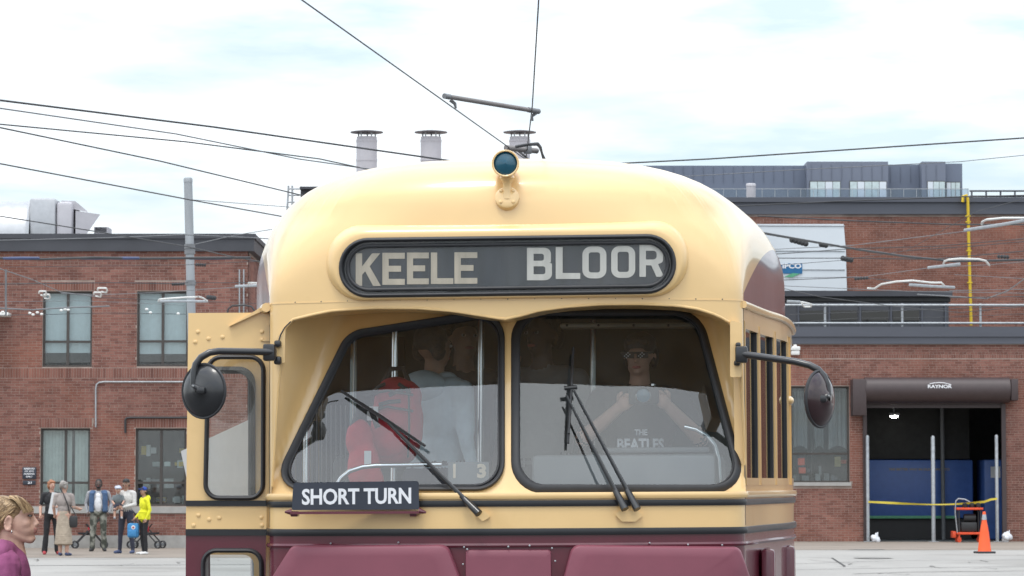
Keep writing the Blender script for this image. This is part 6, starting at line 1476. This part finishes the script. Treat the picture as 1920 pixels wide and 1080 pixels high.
# eye: ball, iris, lids and brow
Fh.post.ell(nx(59.0, 967, -.030), (px(3.6), .012, px(2.3)), None, Fh.mi('eye_white'), 12, 8); Fh.post.ell(nx(61.2, 967, -.033), (px(1.7), .010, px(2.0)), None, Fh.mi('eye_dark'), 10, 6)
Fh.post.tube([nx(54.5, 967.6, -.043), nx(58.0, 964.9, -.043), nx(62.6, 966.0, -.036)], [px(.7), px(1.1), px(.7)], 6, mi=Fh.mi('hair_brown'))
Fh.post.tube([nx(53.5, 959.5, -.047), nx(58.5, 957.6, -.043), nx(63.5, 959.0, -.032)], [px(.7), px(1.2), px(.7)], 6, mi=Fh.mi('hair_blondark')); M['hair_blondark'] = mat('hair_blondark', (.17, .11, .06), .6, var=.3, vscale=50)
hd_o = Fh.build('head', .0042, None, 11)
# merge the head into the body so that the figure is one continuous surface object
def join_into(dst, src):
    bm = bmesh.new(); bm.from_mesh(dst.data); n0 = len(dst.data.materials); MI = dst.matrix_basis.inverted()
    tmp = src.data; ofs = len(bm.verts)
    for m in tmp.materials: dst.data.materials.append(m)
    vs = [bm.verts.new(MI @ v.co) for v in tmp.vertices]
    for p in tmp.polygons:
        f = bm.faces.new([vs[i] for i in p.vertices]); f.material_index = p.material_index + n0; f.smooth = True
    bm.to_mesh(dst.data); bm.free(); bpy.data.objects.remove(src)
join_into(o, hd_o)
def kid(fn_obj):                                            # world-built piece becomes a child of the woman
    fn_obj.parent = o; fn_obj.matrix_parent_inverse = o.matrix_basis.inverted(); return fn_obj
# collar and shoulder of the top
Fs = Figure()
Fs.cap(nx(4, 1037, -.02), nx(16, 1068, -.04), px(25), px(29), 'cloth_magenta'); Fs.cap(nx(2, 1052, .16), nx(10, 1068, -.15), px(30), px(33), 'cloth_magenta'); Fs.cap(nx(14, 1062, -.15), nx(22, 1180, -.20), px(36), px(30), 'cloth_magenta')
Fs.ell(nx(2, 1120, 0), (px(50), .19, px(80)), 'cloth_magenta')
kid(Fs.build('top', .007, None, 4))
# hair: scalp volume and many locks sweeping back from the fringe
Fb = Figure(); hm = 'hair_near'
M['hair_near'] = mat('hair_near', (.36, .235, .125), .42, var=.42, vscale=16, bump=.7, bscale=60, stretch=(1.2, 5, 5))
M['hair_near_light'] = mat('hair_near_light', (.56, .40, .23), .4, var=.25, vscale=30); M['hair_near_dark'] = mat('hair_near_dark', (.22, .14, .075), .45, var=.3, vscale=30)
Fb.ell(nx(1, 966), (px(43), .080, px(37.5)), hm); Fb.ell(nx(-12, 985), (px(26), .070, px(32)), hm); Fb.cap(nx(34, 944, -.03), nx(48, 950, -.02), px(13), px(9), hm)
Fb.ell(nx(28, 953, 0), (px(23), .068, px(22)), hm)
hb2 = kid(Fb.build('hair', .006, None, 3))
random.seed(9); locks = {0: MB(), 1: MB(), 2: MB()}
def hs(px_, py_):                                           # depth of the scalp on the camera side
    q = 0
    for cx, cy, rx, ry, rz in ((1, 966, 43, .080, 37.5), (-12, 985, 26, .070, 32), (28, 953, 23, .068, 22)):
        t = 1 - ((px_ - cx) / rx) ** 2 - ((py_ - cy) / rz) ** 2
        if t > 0: q = max(q, ry * sqrt(t))
    return -q
for i in range(420):                                        # side and crown locks, from the parting back and down
    t = random.random(); x0, y0 = 44 - 46 * t + random.uniform(-3, 3), 938 - 8 * t + 10 * random.random() * (1 - t)
    x1, y1 = -6 - 28 * random.random(), 972 + 40 * random.random() - 10 * t
    P = []
    for j in range(7):
        u = j / 6; x = x0 + (x1 - x0) * u; y = y0 + (y1 - y0) * u ** 1.5 + 7 * sin(pi * u) * (1 - t) + random.uniform(-.6, .6)
        if 12 < x < 30 and y > 966: y = 966 - random.random() * 2
        P.append(nx(x, y, hs(x, y) - .002 - random.random() * .003))
    locks[random.choice((0, 0, 1, 2))].tube(P, [px(.3), px(.6), px(.75), px(.7), px(.65), px(.5), px(.2)], 5)
for i in range(210):                                        # fringe: from the crown forward and down to the temple
    t = random.random(); x0, y0 = 20 + 12 * random.random(), 929 + 5 * random.random(); x1, y1 = 66 - 18 * t + random.uniform(-1, 1), 956 + random.uniform(-3, 3) + 5 * t
    P = []
    for j in range(7):
        u = j / 6; x = x0 + (x1 - x0) * u; y = y0 + (y1 - y0) * u ** 2.1 - 1.0 * sin(pi * u); d = -.035 - .03 * t - .012 * sin(pi * u)
        P.append(nx(x, y, d))
    locks[random.choice((0, 1, 1, 2))].tube(P, [px(.4), px(.8), px(.85), px(.8), px(.7), px(.5), px(.2)], 5)
for q, mm in enumerate(('hair_near', 'hair_near_light', 'hair_near_dark')): 
    kk = kid(locks[q].build('hair_strands', mm)); kind(kk, 'stuff')
kid(MB().ell(nx(27.5, 997, -.083), (px(1.6), .006, px(3.4)), n=10, m=6).build('earring', 'chrome'))

# ------------------------------------------------------------------ people inside the streetcar
def inside_pos(px_, yl): p = TW(px_, 900, yl); return Vector((p.x, p.y, .78))
def height_for(px_, pyt, yl): return TW(px_, pyt, yl).z - .78
# photographer
b0 = inside_pos(1200, .95); Hh = height_for(1195, 628, .95)
P1 = person('man in black cap and printed black t-shirt photographing through the right windscreen', b0, Hh, radians(0), dict(skin='skin_mid', top='cloth_black', fore='skin_mid', pants='cloth_navy', shoe='cart_black', curl=(0, -.3, -.4)), armL=((.30, -.12, 1.17), (.125, -.30, 1.335)), armR=((-.29, -.12, 1.17), (-.115, -.30, 1.325)), wide=1.15, voxel=.010, head=(radians(-14), radians(6)))
hair(P1, 'hair_black', 1.02); hat(P1, 'cart_black', False, 'bandana')
s_ = P1['s']
gls = MB(); 
for sx in (-1, 1): gls.box((sx * .036, -.103, .074), (.058, .008, .030), 0); 
gls.box((0, -.103, .086), (.14, .008, .010)); [gls.box((sx * .072, -.045, .084), (.006, .12, .010)) for sx in (-1, 1)]
for sx in (-1, 1):
    for i, j in ((0, 0), (1, 1), (2, 0), (1, -1), (0, -.0), (2, 2), (3, 1)): gls.box((sx * .036 - .018 + i * .009, -.1085, .074 + (j - .5) * .008), (.006, .002, .006), 1)
gls.v = [tuple(P1['hp'](*v)) for v in gls.v]; gls.build('sunglasses', ['cart_black', 'poster'], P1['o'], smooth=0)
bvh = BVHTree.FromObject(P1['o'], bpy.context.evaluated_depsgraph_get())
def shirt_print(txt, w, h, z):
    vs, fs = textmesh(txt, w, h, .035); out = []
    for v in vs:
        q = Vector((v.x, -1.0, z + v.z)); r = bvh.ray_cast(q, Vector((0, 1, 0))); out.append((q.x, (r[0].y if r[0] else -.12) - .004, q.z))
    MB().add(out, fs).build('shirt_print', 'white_letter', P1['o'], smooth=0)
shirt_print('THE', .065 * s_, .030 * s_, 1.205 * s_); shirt_print('BEATLES', .235 * s_, .060 * s_, 1.145 * s_)
cpos = P1['world']((.005, -.375, 1.385)); cmr = thing('camera', 'compact camera held up by the man behind the right windscreen', 'camera', cpos)
MB().span((-.065, -.02, -.04), (.065, .025, .04), bev=.01).build('camera_body', 'cart_black', cmr); lz = MB().lathe([(.034, 0), (.034, .035), (.030, .04), (.028, .034)], (-.005, -.02, -.003), RX, 24, ends=False).build('lens_barrel', 'chrome', cmr); MB().lathe([(.028, 0), (.001, .006)], (-.005, -.05, -.003), RX, 20, ends=False).build('lens', 'blue_lens', cmr)
MB().lathe([(.01, 0), (.01, .008)], (.04, 0, .04), None, 12).build('shutter_button', 'chrome', cmr)
# person with the red backpack
b1 = inside_pos(812, 1.15); Hh = height_for(815, 612, 1.15)
P2 = person('short haired person in pale blue hooded jacket turned away behind left windscreen', b1, Hh, radians(140), dict(skin='skin_tan', top='cloth_lightblue', pants='cloth_navy', shoe='cart_black'), voxel=.011, wide=1.1, armL=((.24, -.08, 1.15), (.15, -.28, 1.2)))
hair(P2, 'hair_black', 1.0, 0)
def hood(F, m):
    s = P2['s']; F.ell((0, .075 * s, 1.40 * s), (.13 * s, .095 * s, .085 * s), m); F.cap((-.09 * s, -.02 * s, 1.43 * s), (.09 * s, -.02 * s, 1.43 * s), .045 * s, .045 * s, m)
wear(P2, 'hood', hood, 'cloth_lightblue')
rbp = TW(742, 785, .80); rk = thing('backpack', 'red backpack worn by the person behind the left windscreen', 'backpack', rbp, (0, 0, radians(-18)))
Fk = Figure(); Fk.ell((0, .01, -.02), (.128, .10, .19), 'cloth_redbag'); Fk.ell((-.01, -.02, -.09), (.122, .105, .12), 'cloth_redbag'); Fk.ell((.0, .01, .08), (.115, .09, .105), 'cloth_redbag'); Fk.build('bag_body', .009, rk, 3)
Fk = Figure(); Fk.ell((-.01, -.085, -.09), (.098, .05, .085), 'cloth_redbag'); Fk.build('front_pocket', .008, rk, 2)
for z in (.10, .03): MB().tube([(-.115, -.098, z), (0, -.105, z + .02), (.115, -.098, z)], .006, 6).build('zip', 'cart_black', rk)
MB().tube([(-.06, 0, .16), (-.03, .02, .22), (.03, .02, .22), (.06, 0, .16)], .012, 6).build('top_handle', 'cart_black', rk)
for x0, z0, x1, z1 in ((-.08, .12, -.02, .15), (.0, .10, .08, .13), (-.05, .06, .05, .075), (.04, .15, .09, .11), (-.10, .02, -.03, .05)):
    MB().tube([(x0, -.085 + abs(x0) * .25, z0), ((x0 + x1) / 2, -.092 + abs(x0 + x1) * .1, (z0 + z1) / 2 + .004), (x1, -.085 + abs(x1) * .25, z1)], .009, 6, flat=.5).build('dark_print', 'cart_black', rk)
for sx in (-.05, .06): MB().tube([(sx, .02, .16), (sx * 1.5, -.08, .10), (sx * 1.7, -.11, -.05), (sx * 1.5, -.09, -.17)], .011, 6, flat=.5).build('side_strap', 'cart_black', rk)
MB().box((-.06, -.128, .02), (.05, .006, .06)).build('white_patch', 'poster', rk)
q = TW(682, 850, .62); r2 = thing('red_bag', 'smaller red bag with white tag below the red backpack', 'bag', q)
Fk = Figure(); Fk.ell((0, 0, -.06), (.072, .06, .13), 'cloth_redbag'); Fk.ell((-.02, .01, .06), (.062, .055, .09), 'cloth_redbag'); Fk.ell((.03, -.01, -.12), (.055, .05, .07), 'cloth_redbag'); Fk.build('bag_body', .008, r2, 2); MB().box((.02, -.062, -.02), (.03, .005, .06)).build('tag', 'poster', r2); MB().tube([(-.05, 0, .11), (-.02, 0, .19), (.03, 0, .19), (.06, 0, .11)], .014, 6).build('strap', 'cart_black', r2)
# dark standing passengers
b2 = inside_pos(1018, 1.5); P3 = person('standing passenger in grey t-shirt behind the centre post of the windscreen', b2, height_for(1018, 588, 1.5), radians(-35), dict(skin='skin_dark', top='cloth_grey', fore='skin_dark', pants='cloth_black', shoe='cart_black'), wide=1.15, voxel=.013)
hair(P3, 'hair_black', .98, fringe=False)
b3 = inside_pos(868, 1.9); P4 = person('dark clothed passenger holding the chrome pole at back of left windscreen', b3, height_for(868, 594, 1.9), radians(20), dict(skin='skin_tan', top='cloth_black', pants='cloth_black', shoe='cart_black'), voxel=.013, armL=((.28, -.10, 1.25), (.16, -.27, 1.42)))
hair(P4, 'hair_black', 1.0)
# board seen beyond the door glass
pl = thing('placard', 'tilted white board propped behind the open streetcar door', 'board')
b = MB(); b.prism([(339, 846), (482, 780), (492, 990), (372, 1000)], lambda x, y: TW(x, y, .95), lambda x, y: TW(x, y, .962)); b.build('panel', 'poster', pl, smooth=0)
pg = MB(); pg.tube([TW(385, 995, .97), TW(385, 995, .97) + Vector((0, .25, -1.47))], .02).build('prop_leg', 'steel', pl); MB().tube([TW(480, 985, .97), TW(480, 985, .97) + Vector((0, .25, -1.44))], .02).build('prop_leg', 'steel', pl)
